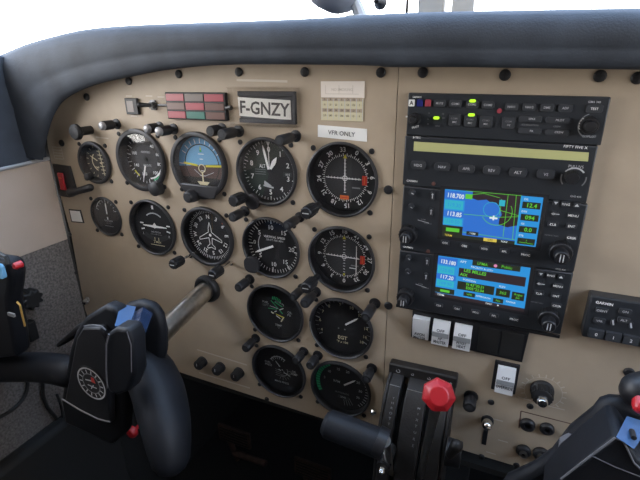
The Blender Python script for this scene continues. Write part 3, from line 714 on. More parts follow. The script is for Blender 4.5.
# push-pull knob at far left and its flat disc
B = at(91, 130); t = thing('push_pull_knob', 'flat black disc knob on a stalk at the upper left corner of the panel', 'knob', B)
b = MB(); b.lathe(B[0], B[1], [(5.5, 0), (5.5, 20)], 'black', n=16); b.build('stalk', t)
b = MB(); b.lathe(B[0], B[1], [(8.5, 19), (10, 20.5), (10, 24), (8, 26), (0.01, 26.5)], 'black', n=26); b.build('disc', t)

# ------------------------------------------------------------------ upper row small things
x0, y0, _ = at(126.5, 98); x1, y1, _ = at(141, 114.5)
t = thing('hour_meter', 'small black box with a grey window at the upper left of the panel', 'meter', ((x0 + x1) / 2, (y0 + y1) / 2, 0))
b = MB(); b.box(x0, x1, y1, y0, 0, 4, 'black'); b.build('case', t, bevel=.6)
b = MB(); b.box(x0 + 3, x0 + 13, y1 + 3, y0 - 3, 4, 4.3, 'greylens'); b.build('window', t)
B = at(154, 105); t = thing('toggle_switch', 'small toggle switch between the black box and the coloured lamp block', 'switch', B)
b = MB(); b.lathe(B[0], B[1], [(6.5, 0), (6.5, 2), (4, 2.5), (4, 6), (0.01, 6)], 'dull', n=6); b.build('collar', t)
b = MB(); b.tube([(B[0], B[1], 5), (B[0] - 7, B[1] + 1, 15)], [2, 3], 'black', n=12, round_ends=True); b.build('lever', t)
p = at(145, 102); q = at(148, 104.5)
b = MB(); b.tube([(B[0] + 8, B[1], 1.5), (B[0] + 22, B[1], 1.5)], 1.4, 'dull', n=8); b.build('guard_pin', t)

# annunciator block
q = [at(169, 92), at(228.5, 94), at(229.5, 120.5), at(171.5, 117.5)]
cx = sum(p[0] for p in q) / 4; cy = sum(p[1] for p in q) / 4
t = thing('annunciator_block', 'dark block of nine coloured warning lamp windows in three rows', 'warning lights', (cx, cy, 0))
b = MB(); b.box(-125, -43, 55, 84.5, 0, 5, 'black'); b.build('frame', t, bevel=.8)
cols = [['redlens', 'greylens', 'redlens'], ['brownlens', 'redlens', 'brownlens'], ['redlens', 'greenlens', 'brownlens']]
for r in range(3):
    for c in range(3):
        b = MB(); xx = -123.4 + c * 26.6; yy = 82.8 - r * 9.4; b.box(xx, xx + 25, yy - 7.6, yy, 5, 5.8, cols[r][c]); o = b.build('lamp_window', t, bevel=.3, seg=1)
        o['label'] = {'redlens': 'red', 'greylens': 'grey', 'brownlens': 'brown', 'greenlens': 'green'}[cols[r][c]] + ' lamp window'

# registration plate
t = thing('registration_plate', 'plate reading F-GNZY in a clear plastic holder', 'plate', (3, 71, 0))
b = MB(); b.box(-28, 40, 54, 58.5, 0, 4, 'pad'); b.box(-28, 40, 81, 86, 0, 4, 'pad'); b.box(-28, 40, 58.5, 81, 0, 1.6, 'pad'); b.box(37.5, 40, 54, 86, 0, 5, 'pad'); b.build('backing', t, bevel=.5)
b = MB(); b.prism([(-28.5, 60.8), (34, 58), (33.5, 77.5), (-29, 80)], 1.6, 2.2, 'labelwhite'); b.text('F-GNZY', 2.2, 69, 12.6, 2.4, 'darktext', rot=2.2, bold=True, sx=0.93); o = b.build('label_strip', t, recalc=False); o['label'] = 'white strip lettered F-GNZY'
b = MB()
b.box(-38, 44, 89, 90.2, 0, 8, 'clear'); b.box(-38, 44, 51, 52.2, 0, 8, 'clear'); b.box(42.8, 44, 52.2, 89, 0, 8, 'clear'); b.box(-38, -36.8, 52.2, 89, 0, 8, 'clear'); b.box(-36.8, 42.8, 52.2, 89, 7.2, 8, 'clear')
b.build('clear_cover', t)
B = at(230.5, 107.5); t = thing('key_hook', 'small metal hook between the lamp block and the registration plate', 'hook', B)
b = MB(); b.lathe(B[0], B[1], [(3, 0), (3, 3), (1.6, 4), (1.6, 8.4), (0.01, 9)], 'dull', n=12); b.tube([(B[0], B[1], 9), (B[0] + 6, B[1] + 1, 9)], 1.2, 'dull', n=8); b.build('shank', t)

# placard grid
t = thing('placard', 'upper placard painted sun-glare white with faint boxes, right of the registration plate', 'placard', (89, 87, 0))
b = MB(); b.box(67, 111.5, 80.5, 95.5, 0, 1.0, 'labelglare'); 
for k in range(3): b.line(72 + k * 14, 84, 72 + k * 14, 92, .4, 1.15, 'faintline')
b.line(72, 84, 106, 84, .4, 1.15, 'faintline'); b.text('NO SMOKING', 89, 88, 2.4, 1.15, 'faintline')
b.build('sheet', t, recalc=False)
t = thing('placard', 'cream deviation card with a two row grid of small numbers, below the glare-white placard', 'placard', (89, 70, 0))
b = MB(); b.box(66.8, 110.5, 59, 80.1, 0, 1.0, 'labelcream')
for k in range(4): b.line(67.5, 79 - k * 5.1, 110, 79 - k * 5.1, 3.4 if k in (0, 2) else .1, 1.12, 'panel')
for k in range(8): b.line(68 + k * 6, 60, 68 + k * 6, 79.5, .6, 1.15, 'grey')
for k, s in enumerate(('N', '30', '60', 'E', '120', '150', 'S')): b.text(s, 71 + k * 6, 74, 2.0, 1.2, 'darktext', sx=.7); b.text(s, 71 + k * 6, 79, 2.0, 1.2, 'darktext', sx=.7)
for k, s in enumerate(('210', '240', 'W', '300', '330', '33', '6')): b.text(s, 71 + k * 6, 63.8, 2.0, 1.2, 'darktext', sx=.7); b.text(s, 71 + k * 6, 68.8, 2.0, 1.2, 'darktext', sx=.7)
b.build('card', t, recalc=False)
b = MB(); b.prism([(62.8, 42.3), (115, 39.8), (114.7, 52), (63, 54.2)], 0, .5, 'labelwhite'); b.text('VFR ONLY', 88.5, 46.8, 4.3, .65, 'darktext', rot=2.6)
o = b.build('label_strip', origin=(89, 47, 0), recalc=False); tag(o, 'white label strip reading VFR ONLY above the right upper course dial', 'label')

# guarded red switch at the left edge of the panel
q = [at(54, 163.5), at(71, 166), at(78.5, 193), at(60, 193)]
t = thing('guarded_switch', 'red rocker switch in a black plate at the left edge of the panel', 'switch', ((q[0][0] + q[1][0]) / 2, (q[0][1] + q[2][1]) / 2, 0))
b = MB(); b.prism([(p[0], p[1]) for p in q], 0, 3, 'black'); b.build('plate', t, bevel=.6)
x, y, _ = at(63, 181)
b = MB(); b.prism([(x - 1, y - 12), (x + 9, y - 12), (x + 8, y), (x + 9, y + 13), (x - 1, y + 13)], 3, 6, 'redplastic'); b.line(x + 1, y + 6, x + 7, y + 6, 1, 6.1, 'orange'); b.build('rocker', t, bevel=1)
t = thing('alternate_static_knob', 'dark metal lever knob just below the red rocker switch', 'knob', at(74, 193))
x, y, _ = at(70, 192)
b = MB(); b.box(x - 16, x + 6, y - 6, y + 4, 0.2, 7, 'black'); b.build('mount', t, bevel=1)
b = MB(); b.tube([at(71, 192.5, 12), at(78, 191, 11), at(90, 187.5, 9)], [6.5, 4.6, 5.2], 'black', n=14, round_ends=True); b.build('lever', t)
q = [at(69, 209), at(81, 210), at(84.5, 223), at(72, 222)]
b = MB(); c = (sum(p[0] for p in q) / 4, sum(p[1] for p in q) / 4)
b.prism([(p[0], p[1]) for p in q], 0, .8, 'black'); b.prism([(c[0] + (p[0] - c[0]) * .82, c[1] + (p[1] - c[1]) * .82) for p in q], .8, 1.2, 'labelwhite')
tag(b.build('sticker', origin=(c[0], c[1], 0)), 'small white square sticker with dark border left of the small lower gauge', 'sticker')
# little chrome catch low on the left
B = at(88, 299); b = MB(); b.lathe(B[0], B[1], [(4, 0), (4, 2), (2, 3), (2, 8), (0.01, 8.5)], 'steel', n=12); b.tube([(B[0] - 4, B[1] - 8, 1), (B[0] + 3, B[1] - 2, 3)], 1.6, 'steel', n=8)
tag(b.build('catch', origin=(B[0], B[1], 0)), 'small dull metal catch low on the left edge of the panel', 'catch')

# three rheostat knobs
for i, (bx, by, lab) in enumerate(((203, 361, 'leftmost of the three black dimmer knobs under the control shaft'), (221, 366.5, 'middle one of the three black dimmer knobs under the control shaft'), (239.5, 372, 'rightmost of the three black dimmer knobs under the control shaft'))):
    B = at(bx, by); t = thing('dimmer_knob', lab, 'knob', B, 'dimmer knobs in a row')
    b = MB(); b.lathe(B[0], B[1], [(8, 0), (8, 3), (6.6, 4), (6.2, 13), (5, 14), (0.01, 14)], 'black', n=16)
    for k in range(16):
        a = 2 * PI * k / 16; xx, yy = B[0] + 6.5 * cos(a), B[1] + 6.5 * sin(a); b.box(xx - .5, xx + .5, yy - .5, yy + .5, 4, 12.5, 'rubber')
    b.build('body', t); b = MB(); b.line(B[0], B[1] + .5, B[0], B[1] + 5, 1, 14.1, 'grey'); b.build('pointer', t)

# ------------------------------------------------------------------ avionics stack
SX = [(-0.0, 0)]
ZL = [86.0, 48.5, 1.5, -65.3, -131.0]; ZR = [84.0, 47.0, -0.8, -63.8, -127.5]
XL, XR = 154.6, 310.2
def srect(i, j, x0=XL, x1=XR, m=0.3):
    return [(x0 + m * .2, ZL[j] + m), (x1 - m * .2, ZR[j] + m), (x1 - m * .2, ZR[i] - m), (x0 + m * .2, ZL[i] - m)]
def btn(b, px, py, w, h, d0, d1, m='radiobtn', r=1.2):
    x, y, _ = at(px, py, d1); b.rbox(x, y, w, h, r, d0, d1, m, n=2, taper=.94); return x, y
class LT:
    def __init__(self, parent): self.parent = parent
def lbl(b, s, px, py, size, d, m='white', rot=1.0, sx=1.0, bold=False):
    x, y, _ = at(px, py, d); lt = b; b = MB() if isinstance(b, LT) else b
    b.text(s, x, y, size, d, m, rot=rot, sx=sx, bold=bold)
    if isinstance(lt, LT): b.build('lettering', lt.parent, recalc=False)
DS = 7.0
# audio panel
t = thing('audio_panel', 'black audio selector panel with green lamps, topmost unit of the radio stack', 'radio', (232, 66, 0))
b = MB(); b.prism(srect(0, 1), 0, DS, 'radio')
b.build('faceplate', t, bevel=.8)
b = LT(t); z = DS + .15
lbl(b, 'GARMIN', 417, 97, 1.5, z, 'white'); lbl(b, 'GMA 340', 594.5, 102, 1.5, z, 'grey')
for (px, s) in ((455, 'COPLT'), (530, 'SPKR')): pass
lbl(b, 'COPILOT', 589, 136.5, 1.6, z, 'grey'); lbl(b, 'PILOT', 415.5, 127, 1.8, z, 'white', rot=-15)
for px, py, s in ((531, 119, 'COM 1/2'), (558, 120, 'PILOT'), (530, 125, 'ICS ISOLATION'), (557, 126.5, 'CREW'), (443, 114, 'HI'), (443.5, 118, 'LO'), (437.5, 126, 'SENS'), (429, 113, 'A'), (428, 119, 'O'), (428, 124, 'M')):
    lbl(b, s, px, py, 1.3, z, 'dim')
b = MB(); x, y, _ = at(406.6, 116.6, z); b.arc(x, y, 0, .9, 0, 360, z, 'white', 10)
b.build('index_dot', t, recalc=False)
for px, m, s in ((411.5, 'labelwhite', 'A'), (419.8, 'darkblue', ''), (428, 'redlens', '')):
    b = MB(); x, y, _ = at(px, 103, DS + 1); b.rbox(x, y, 5.2, 5.8, .6, DS, DS + 1, m, n=2)
    if s: b.text(s, x, y, 3.6, DS + 1.1, 'darktext', bold=True)
    o = b.build('marker_lamp', t); o['label'] = {'labelwhite': 'white', 'darkblue': 'blue', 'redlens': 'red'}[m] + ' marker lamp'
for px, py, s in ((439.5, 103.3, 'MUTE'), (455.5, 103.8, 'COM1'), (472, 104.5, 'COM2'), (488, 105, 'COM3'), (511.5, 106.8, 'NAV1'), (529.4, 107.2, 'NAV2'), (547, 107.6, 'DME'), (565.5, 108.2, 'ADF'), (594.5, 108.8, 'TEST')):
    b = MB(); btn(b, px, py, 9.6 if s != 'TEST' else 11, 5.6, DS, DS + 1.4); lbl(b, s, px, py, 1.7, DS + 1.5, 'grey' if s != 'TEST' else 'white'); b.build('button', t, recalc=False)
for px, py, s in ((454.5, 120, 'COM1 MIC'), (470, 121, 'COM2 MIC'), (485.8, 122, 'COM3 MIC'), (508.5, 123, 'COM 1/2')):
    b = MB(); btn(b, px, py, 9.8, 9, DS, DS + 1.4); u, v = s.split(' '); lbl(b, u, px, py - 1.5, 1.5, DS + 1.5, 'dim'); lbl(b, v, px, py + 2, 1.5, DS + 1.5, 'grey'); b.build('button', t, recalc=False)
for px, py, s in ((530, 119, 'SPKR'), (558, 120.2, 'PILOT'), (529.5, 131, 'PA'), (557, 132.3, 'CREW')):
    b = MB(); btn(b, px, py, 17, 4.4, DS, DS + 1.2); lbl(b, s, px + 2, py, 1.6, DS + 1.3, 'grey'); b.build('button', t, recalc=False)
for px, py, w in ((472.5, 101, 5.2), (471.3, 115, 5.4), (436.2, 118, 5.0)):
    b = MB(); x, y, _ = at(px, py, DS + 1.8); b.rbox(x, y, w, 2.4, 1.1, DS + .5, DS + 1.8, 'led_green'); o = b.build('lamp', t); o['label'] = 'lit green lamp'
b = MB(); x, y, _ = at(499.5, 111, DS + 1); b.lathe(x, y, [(2, DS), (2, DS + .8), (.01, DS + 1)], 'redlens', n=12); b.build('photocell', t)
def ring_knob(t, px, py, r, h, d0=DS, r2=None, h2=None, marks=True, chrome=False):
    x, y, _ = at(px, py, d0 + h)
    b = MB(); b.lathe(x, y, [(r, d0 - .5), (r, d0 + h - 1), (r * .92, d0 + h), (0.01, d0 + h)], 'black', n=26)
    for k in range(20):
        a = 2 * PI * k / 20; b.box(x + r * cos(a) - .35, x + r * cos(a) + .35, y + r * sin(a) - .35, y + r * sin(a) + .35, d0, d0 + h - 1, 'rubber')
    o = b.build('knob', t)
    if r2:
        b = MB(); b.lathe(x, y, [(r2, d0 + h), (r2, d0 + h2 - 1), (r2 * .85, d0 + h2), (0.01, d0 + h2)], 'chrome' if chrome else 'black', n=20)
        if marks: b.line(x - 1.2, y - r2 * .6, x - 1.2, y + r2 * .6, .8, d0 + h2 + .1, 'grey'); b.line(x + 1.2, y - r2 * .6, x + 1.2, y + r2 * .6, .8, d0 + h2 + .1, 'grey')
        b.build('inner_knob', o)
    return o
ring_knob(t, 413.5, 119.5, 5.0, 8, r2=3.2, h2=12, marks=False)
ring_knob(t, 590, 126, 6.4, 8, r2=4.4, h2=13, marks=False)
b = MB(); x, y, _ = at(583.5, 123, DS); b.arc(x + 6, y - 2, 8, 9.2, 250, 310, DS + .2, 'white', 8); b.arc(x + 6, y - 2, 9, 9.8, 200, 340, DS + .2, 'dim', 14); b.build('dial_marks', t, recalc=False)

# autopilot computer
t = thing('autopilot_computer', 'black autopilot unit with a long yellow green display strip, second unit of the stack', 'autopilot', (232, 24, 0))
b = MB(); b.prism(srect(1, 2, XL - 1, XR - 1.5), 0, DS - .5, 'radio'); b.build('faceplate', t, bevel=1)
z = DS - .3; b = MB(); P = [at(414, 141.5, z), at(589, 152.5, z), at(588, 161.5, z), at(413.5, 150.8, z)]
b.quad([(p[0], p[1], z) for p in P], 'olive'); o = b.build('display', t, recalc=False); o['label'] = 'long unlit yellow green display'
b = LT(t); lbl(b, 'S-TEC', 416.8, 137.5, 2.0, z, 'white'); lbl(b, 'FIFTY FIVE X', 575.5, 147, 2.2, z, 'white', rot=2); lbl(b, 'PULL/VS', 576, 166.6, 2.2, z, 'grey')
b = MB(); x, y, _ = at(573.5, 178, z); b.arc(x, y, 7.6, 8.8, -55, 55, z, 'grey'); b.arc(x, y, 8.6, 9.6, 80, 130, z, 'dim'); b.arc(x, y, 8.6, 9.6, 230, 285, z, 'dim')
b.build('dial_marks', t, recalc=False)
for px, py, s in ((418, 165.3, 'HDG'), (442, 167, 'NAV'), (466.3, 168.8, 'APR'), (491.5, 170.5, 'REV'), (518, 172.5, 'ALT'), (546, 174.5, 'VS')):
    b = MB(); btn(b, px, py, 13.5, 7.4, DS - .5, DS + 1.2, r=2.5); lbl(b, s, px, py, 2.4, DS + 1.3, 'grey'); b.build('button', t, recalc=False)
ring_knob(t, 572.5, 178.5, 5.0, 10, d0=DS - .5)

# the two navigators
def navigator(label, i, L):
    t = thing('gps_navigator', label, 'gps', (232, (ZL[i] + ZL[i + 1]) / 2, 0), 'pair of navigators with colour screens')
    b = MB(); b.prism(srect(i, i + 1), 0, DS, 'radio'); b.build('faceplate', t, bevel=1.2)
    z = DS + .15
    S = [at(*p, DS + .3) for p in L['screen']]
    def q(s, u, dz=0.0):
        top = [S[0][k] + (S[1][k] - S[0][k]) * s for k in (0, 1)]; bot = [S[3][k] + (S[2][k] - S[3][k]) * s for k in (0, 1)]
        return (top[0] + (bot[0] - top[0]) * u, top[1] + (bot[1] - top[1]) * u, DS + .3 + dz)
    def rect(b, s0, u0, s1, u1, m, dz): b.quad([q(s0, u0, dz), q(s1, u0, dz), q(s1, u1, dz), q(s0, u1, dz)], m)
    def stx(b, s, a, u, size, m, dz=.12, **k): x, y, d = q(a, u, dz); b.text(s, x, y, size, d, m, rot=L.get('rot', 1), **k)
    b = MB(); rect(b, -.05, -.06, 1.05, 1.07, 'face', -.1); b.build('screen_frame', t, recalc=False)
    b = MB(); rect(b, 0, 0, 1, 1, 'screen_blue', 0)
    L['draw'](b, rect, stx, q)
    o = b.build('screen', t, recalc=False); o['label'] = 'lit colour screen'
    b = LT(t); lbl(b, 'GARMIN', *L['brand'], 1.9, z, 'white'); lbl(b, 'GNS 430', *L['type'], 1.5, z, 'grey')
    lbl(b, 'COM', *L['com'], 1.4, z, 'dim'); lbl(b, 'DEFAULT NAV', *L['deflt'], 1.2, z, 'dim')
    b = MB(); x, y, _ = at(*L['com'], z); b.line(x - 5, y - 1, x + 6, y - 3, .5, z, 'grey'); b.text('PUSH C/V', x + 5, y - 3.5, 1.2, z, 'dim')
    b.build('lettering', t, recalc=False)
    for px, py in L['vol']:
        b = MB(); x, y, _ = at(px, py, DS + 4); b.lathe(x, y, [(3.0, DS - .3), (2.8, DS + 4), (.01, DS + 4)], 'radiobtn', n=14); b.line(x, y, x + 2, y - 1, .6, DS + 4.1, 'grey'); b.build('volume_knob', t)
    for px, py, s in L['btn']:
        b = MB(); w = {'RNG': 7}.get(s, 8 if len(s) > 1 else 5); w, h = (3.6, 8) if s == '|' else (w, 4.6); btn(b, px, py, w, h, DS, DS + 1.4)
        x, y, _ = at(px, py, DS + 1.5)
        if s == 'v': b.quad([(x - 1.6, y + 1, DS + 1.5), (x + 1.6, y + 1, DS + 1.5), (x, y - 1.4, DS + 1.5)], 'grey')
        elif s == '^': b.quad([(x - 1.6, y - 1, DS + 1.5), (x + 1.6, y - 1, DS + 1.5), (x, y + 1.4, DS + 1.5)], 'grey')
        elif s == '|': b.line(x, y - 2.4, x, y + 2.4, .8, DS + 1.5, 'grey'); b.line(x - 1, y + 1.4, x + 1, y + 1.4, .7, DS + 1.5, 'grey')
        elif s == 'D': b.text('D', x - 1, y, 2.1, DS + 1.5, 'grey'); b.line(x - 3, y, x + 3.4, y, .6, DS + 1.5, 'grey')
        else: b.text(s, x, y, 2.0, DS + 1.5, 'white', rot=1)
        b.build('button', t, recalc=False)
    b = MB(); x, y, _ = at(*L['cell'], DS + .4); b.lathe(x, y, [(1.9, DS), (1.9, DS + .4), (.01, DS + .5)], 'brownlens', n=12); b.build('photocell', t)
    ring_knob(t, *L['k1'], 8.6, 9, r2=5.4, h2=19)
    ring_knob(t, *L['k2'], 9.2, 9, r2=5.8, h2=20)
    return t

def draw_map(b, R, T, q):
    R(b, 0, 0, .225, .76, 'screen_light', .04); R(b, 0, .02, .225, .2, 'screen_blue', .06); R(b, .01, .22, .21, .40, 'screen_cyan', .06); R(b, 0, .43, .225, .57, 'screen_blue', .06); R(b, .01, .6, .21, .73, 'screen_cyan', .06)
    T(b, '118.700', .12, .12, 4.2, 'screen_white', sx=.8, bold=True); T(b, '119.30', .11, .31, 3.6, 'screen_light', sx=.9); T(b, '113.85', .12, .50, 4.2, 'screen_white', sx=.85, bold=True); T(b, '110.50', .11, .66, 3.6, 'screen_light', sx=.9)
    R(b, .0, .75, .225, .93, 'screen_black', .08); R(b, .04, .80, .19, .88, 'screen_green', .1); R(b, .0, .93, .79, 1, 'screen_black', .08); T(b, 'TERM', .07, .965, 2.0, 'screen_yellow')
    R(b, .225, 0, .79, .93, 'screen_blue', .04)
    land = [(.30, 0), (.79, 0), (.79, .60), (.69, .66), (.60, .62), (.60, .50), (.62, .42), (.60, .30), (.55, .18), (.5, .2), (.45, .14), (.36, .17), (.30, .14)]
    b.quad([q(s, u, .06) for s, u in land], 'screen_brown')
    x, y, d = q(.51, .33, .08); b.arc(x, y, 0, 6.6, 0, 360, d, 'screen_blue', 24); b.arc(x, y, 6.6, 7.1, 0, 360, d, 'screen_cyan', 24)
    x, y, d = q(.565, .36, .09); b.arc(x, y, 12.6, 13.1, 60, 240, d, 'screen_green', 24)
    for (s0, u0, s1, u1) in ((.225, .48, .60, .47), (.60, .33, .79, .40), (.225, .86, .79, .90), (.66, .0, .66, .86), (.74, .0, .76, .9), (.60, .1, .60, .42), (.30, .06, .42, .02), (.42, .02, .58, .08), (.225, .0, .79, .0), (.60, .47, .79, .42)):
        a, c = q(s0, u0, .1), q(s1, u1, .1); b.line(a[0], a[1], c[0], c[1], .45, a[2], 'screen_green')
    R(b, .225, .06, .30, .16, 'screen_green', .12); R(b, .58, .12, .64, .24, 'screen_cyan', .12)
    x, y, d = q(.54, .50, .14); b.line(x - 3.4, y, x + 3.4, y, 1.6, d, 'screen_white'); b.line(x, y - 2, x, y + 2.4, 1.4, d, 'screen_white')
    R(b, .27, .83, .40, .91, 'screen_black', .12); T(b, '1NM', .33, .87, 2.2, 'screen_white')
    R(b, .46, .93, .60, 1, 'screen_yellow', .12); T(b, 'GPS', .53, .965, 1.9, 'screen_black', dz=.16); T(b, 'NAV', .68, .965, 1.9, 'screen_white', dz=.16)
    R(b, .79, 0, 1, 1, 'screen_light', .08); b.line(*q(.79, 0)[:2], *q(.79, 1)[:2], .5, DS + .5, 'screen_cyan')
    for k, (h, v) in enumerate((('DIS', '12.4'), ('DTK', '094'), ('GS', '0.0'), ('ETE', '__:__'))):
        u = .02 + k * .245; T(b, h, .84, u + .04, 1.7, 'screen_white'); R(b, .81, u + .09, .985, u + .22, 'screen_black', .12); T(b, v, .90, u + .155, 3.6, 'screen_green', dz=.2, bold=True)
def draw_nav(b, R, T, q):
    R(b, 0, 0, .235, 1, 'screen_light', .04); R(b, 0, .02, .225, .2, 'screen_blue', .06); R(b, .01, .24, .2, .42, 'screen_cyan', .06); R(b, .0, .43, .225, .56, 'screen_blue', .06); R(b, .01, .58, .21, .74, 'screen_cyan', .06)
    T(b, '133.180', .12, .13, 4.0, 'screen_white', sx=.8, bold=True); T(b, '120.85', .11, .33, 3.3, 'screen_light'); T(b, '117.20', .12, .50, 4.0, 'screen_white', sx=.85, bold=True); T(b, '109.90', .11, .66, 3.3, 'screen_light')
    R(b, .0, .78, .225, .91, 'screen_black', .08); R(b, .06, .82, .17, .88, 'screen_green', .1); R(b, 0, .92, 1, 1, 'screen_brown', .08); T(b, 'TERM', .07, .96, 2.0, 'screen_white', dz=.14)
    R(b, .235, 0, 1, .92, 'screen_light', .04); T(b, 'APT', .29, .07, 2.4, 'screen_white')
    R(b, .39, .0, .90, .12, 'screen_black', .08); T(b, 'LFMA', .50, .06, 2.8, 'screen_green', dz=.14); x, y, d = q(.64, .06, .14); b.arc(x, y, 0, 1.6, 0, 360, d, 'screen_pink', 10); T(b, 'Public', .76, .06, 2.8, 'screen_green', dz=.14)
    T(b, 'FACILITY & CITY', .5, .17, 1.9, 'screen_white')
    R(b, .25, .22, .97, .43, 'screen_brown', .08); T(b, 'LES MILLES', .43, .27, 3.4, 'screen_green', dz=.14, sx=.9, bold=True); T(b, 'AIX', .31, .37, 3.0, 'screen_green', dz=.14, bold=True)
    T(b, 'POSITION', .38, .49, 1.9, 'screen_white'); T(b, 'ELEV', .74, .51, 1.9, 'screen_white')
    R(b, .25, .54, .66, .74, 'screen_black', .08); T(b, 'N 43°30.31', .45, .59, 3.0, 'screen_green', dz=.14, bold=True, sx=.85); T(b, 'E005°22.04', .45, .68, 3.0, 'screen_green', dz=.14, bold=True, sx=.85)
    R(b, .68, .56, .83, .74, 'screen_black', .08); T(b, '365', .755, .65, 3.0, 'screen_green', dz=.14); R(b, .85, .58, .98, .76, 'screen_black', .08); T(b, 'Avgas', .915, .64, 2.2, 'screen_green', dz=.14); T(b, 'Jet', .915, .71, 2.2, 'screen_green', dz=.14)
    R(b, .33, .78, .46, .88, 'screen_black', .08); T(b, 'VFR', .395, .83, 2.2, 'screen_green', dz=.14); T(b, 'APPROACH', .55, .83, 1.8, 'screen_white'); R(b, .66, .8, .77, .9, 'screen_black', .08); T(b, 'No', .715, .85, 2.2, 'screen_green', dz=.14); T(b, 'RADAR', .85, .83, 1.8, 'screen_white')
    T(b, 'NAV', .62, .96, 2.0, 'screen_white', dz=.14); x, y, d = q(.72, .96, .14); b.arc(x, y, 0, .8, 0, 360, d, 'screen_white', 8)

L1 = dict(screen=[(445, 189), (543.5, 197.6), (535.6, 247), (442, 236)], brand=(412, 181), type=(575.6, 196.6), com=(423, 219.5), deflt=(551.5, 235.5), cell=(433.5, 183.8), rot=2.5,
          vol=[(411.5, 193), (410.5, 207)], k1=(407, 236), k2=(561, 254), draw=draw_map,
          btn=[(432.5, 196, '|'), (431, 212, '|'), (445, 243, 'CDI'), (464.3, 246, 'OBS'), (484.3, 248.8, 'MSG'), (504.4, 251.6, 'FPL'), (525.6, 255, 'PROC'), (556, 203, 'v'), (566, 204.3, 'RNG'), (577, 205.5, '^'), (555, 214, 'D'), (573.3, 215.8, 'MENU'), (553, 224.6, 'CLR'), (571.5, 226.4, 'ENT'), (571.5, 238, 'CRSR')])
L2 = dict(screen=[(438.4, 255.5), (530.7, 267.8), (524, 312), (434.6, 295)], brand=(408, 247.3), type=(560.5, 269.5), com=(420.5, 284), deflt=(536.5, 302.5), cell=(428, 251.5), rot=3,
          vol=[(408, 258.5), (407.3, 272.5)], k1=(404.5, 299), k2=(548.5, 321), draw=draw_nav,
          btn=[(427, 262, '|'), (426, 277, '|'), (438.5, 305.5, 'CDI'), (457, 308.8, 'OBS'), (475.5, 312.3, 'MSG'), (494, 316, 'FPL'), (514, 319.6, 'PROC'), (541, 274, 'v'), (551, 275.6, 'RNG'), (561, 277.3, '^'), (540.5, 284, 'D'), (558, 286.4, 'MENU'), (539, 293.6, 'CLR'), (556, 296.2, 'ENT'), (556.7, 306, 'CRSR')])
navigator('gps navigator with a moving map on its colour screen, upper of the two', 2, L1)
navigator('gps navigator with rows of green text on its colour screen, lower of the two', 3, L2)
# cooling seam shims of the rack
b = MB(); b.box(XL - 1.5, XR + 0.5, ZL[4] - 3, ZL[4] + .2, 0, 2.5, 'black'); tag(b.build('rack_rail', origin=(232, -133, 0), bevel=.4), 'thin black rail under the lowest navigator', 'rail')

# transponder
t = thing('transponder', 'black transponder with rows of number keys at the right edge', 'radio', (405, -100, 0))
b = MB(); b.box(325.5, 484, -121, -79.5, 0, 14, 'radio'); b.build('faceplate', t, bevel=1.6)
b = LT(t); z = 14.2
lbl(b, 'GARMIN', 604.5, 303.5, 2.4, z, 'white', bold=True); lbl(b, 'GTX 330', 652, 300, 2, z)
for px, py, s in ((602, 311, 'IDENT'), (625.5, 312, 'ON'), (599.5, 321.2, 'VFR'), (624, 320.5, 'ALT'), (613, 322.5, '/'), (631, 325.5, '/'), (648, 316, 'STBY')):
    b = MB(); w = 3 if s == '/' else 9; btn(b, px, py, w, 6 if s == '/' else 4.8, 14, 15.5)
    x, y, _ = at(px, py, 15.6)
    if s == '/': b.line(x - .6, y + 2.4, x + .8, y - 2.4, 1.2, 15.6, 'grey')
    else: b.text(s, x, y, 2.0, 15.6, 'grey')
    b.build('button', t, recalc=False)
for k, s in enumerate('01234567'):
    b = MB(); x = 335.5 + k * 13; b.rbox(x, -114.5, 11.4, 8.2, 1, 14, 17, 'radiobtn', taper=.94); b.text(s, x, -114.5, 3.0, 17.1, 'white'); b.build('number_key', t, recalc=False)
b = MB(); b.box(390, 470, -103, -86, 14, 14.4, 'olive'); b.build('display', t)

# ------------------------------------------------------------------ rocker switches
def rocker(label, x0, x1, y0, y1, top, bot, tilt, plate, group=None):
    t = thing('rocker_switch', label, 'switch', ((x0 + x1) / 2, (y0 + y1) / 2, plate), group)
    ym = (y0 + y1) / 2; b = MB()
    if tilt: prof = [(y1, plate + 3.5), (ym + 2, plate + 8.5), (ym - 2, plate + 7), (y0, plate + 8)]
    else: prof = [(y1, plate + 8), (ym, plate + 7), (y0, plate + 3.5)]
    rows = [[(x0, y, d) for y, d in prof] + [(x0, y0, plate - .2), (x0, y1, plate - .2)], [(x1, y, d) for y, d in prof] + [(x1, y0, plate - .2), (x1, y1, plate - .2)]]
    b.sheet(rows, 'rocker', closed=True); n = len(rows[0]); b.quad(rows[0], 'rocker'); b.quad(rows[1][::-1], 'rocker')
    b.build('rocker', t, bevel=.5)
    b = MB()
    if tilt: b.box(x0 + .3, x1 - .3, ym - 3, ym + 2.4, plate + 7, plate + 8.9, 'rocker_grey'); 
    zz = plate + 8.6
    if top: b.text(top, (x0 + x1) / 2, (ym + y1) / 2 - 1.5, 3.2, zz + .5, 'darktext', bold=True)
    L = bot.split('/')
    for k, s in enumerate(L): b.text(s, (x0 + x1) / 2, y0 + 8.6 - 4.2 * k, 3.4, zz, 'darktext', sx=.72, bold=True)
    b.build('lettering', t, recalc=False)
b = MB(); b.prism([(171.5, -166.5), (283, -168.5), (284.5, -134.3), (171.5, -134.3)], 0, 3, 'black'); b.box(239, 259, -165, -137, 3, 3.6, 'rubber'); b.box(261, 281, -165, -137, 3, 3.6, 'rubber')
tag(b.build('switch_mount', origin=(228, -153, 0), bevel=.8), 'long black switch mounting strip below the radio stack, two places blank', 'mount')
rocker('leftmost white rocker in the strip, pressed, lettered AVION MASTER', 173.5, 190.5, -164.5, -138, '', 'AVION/MASTER', False, 3, 'white rocker switches in the strip')
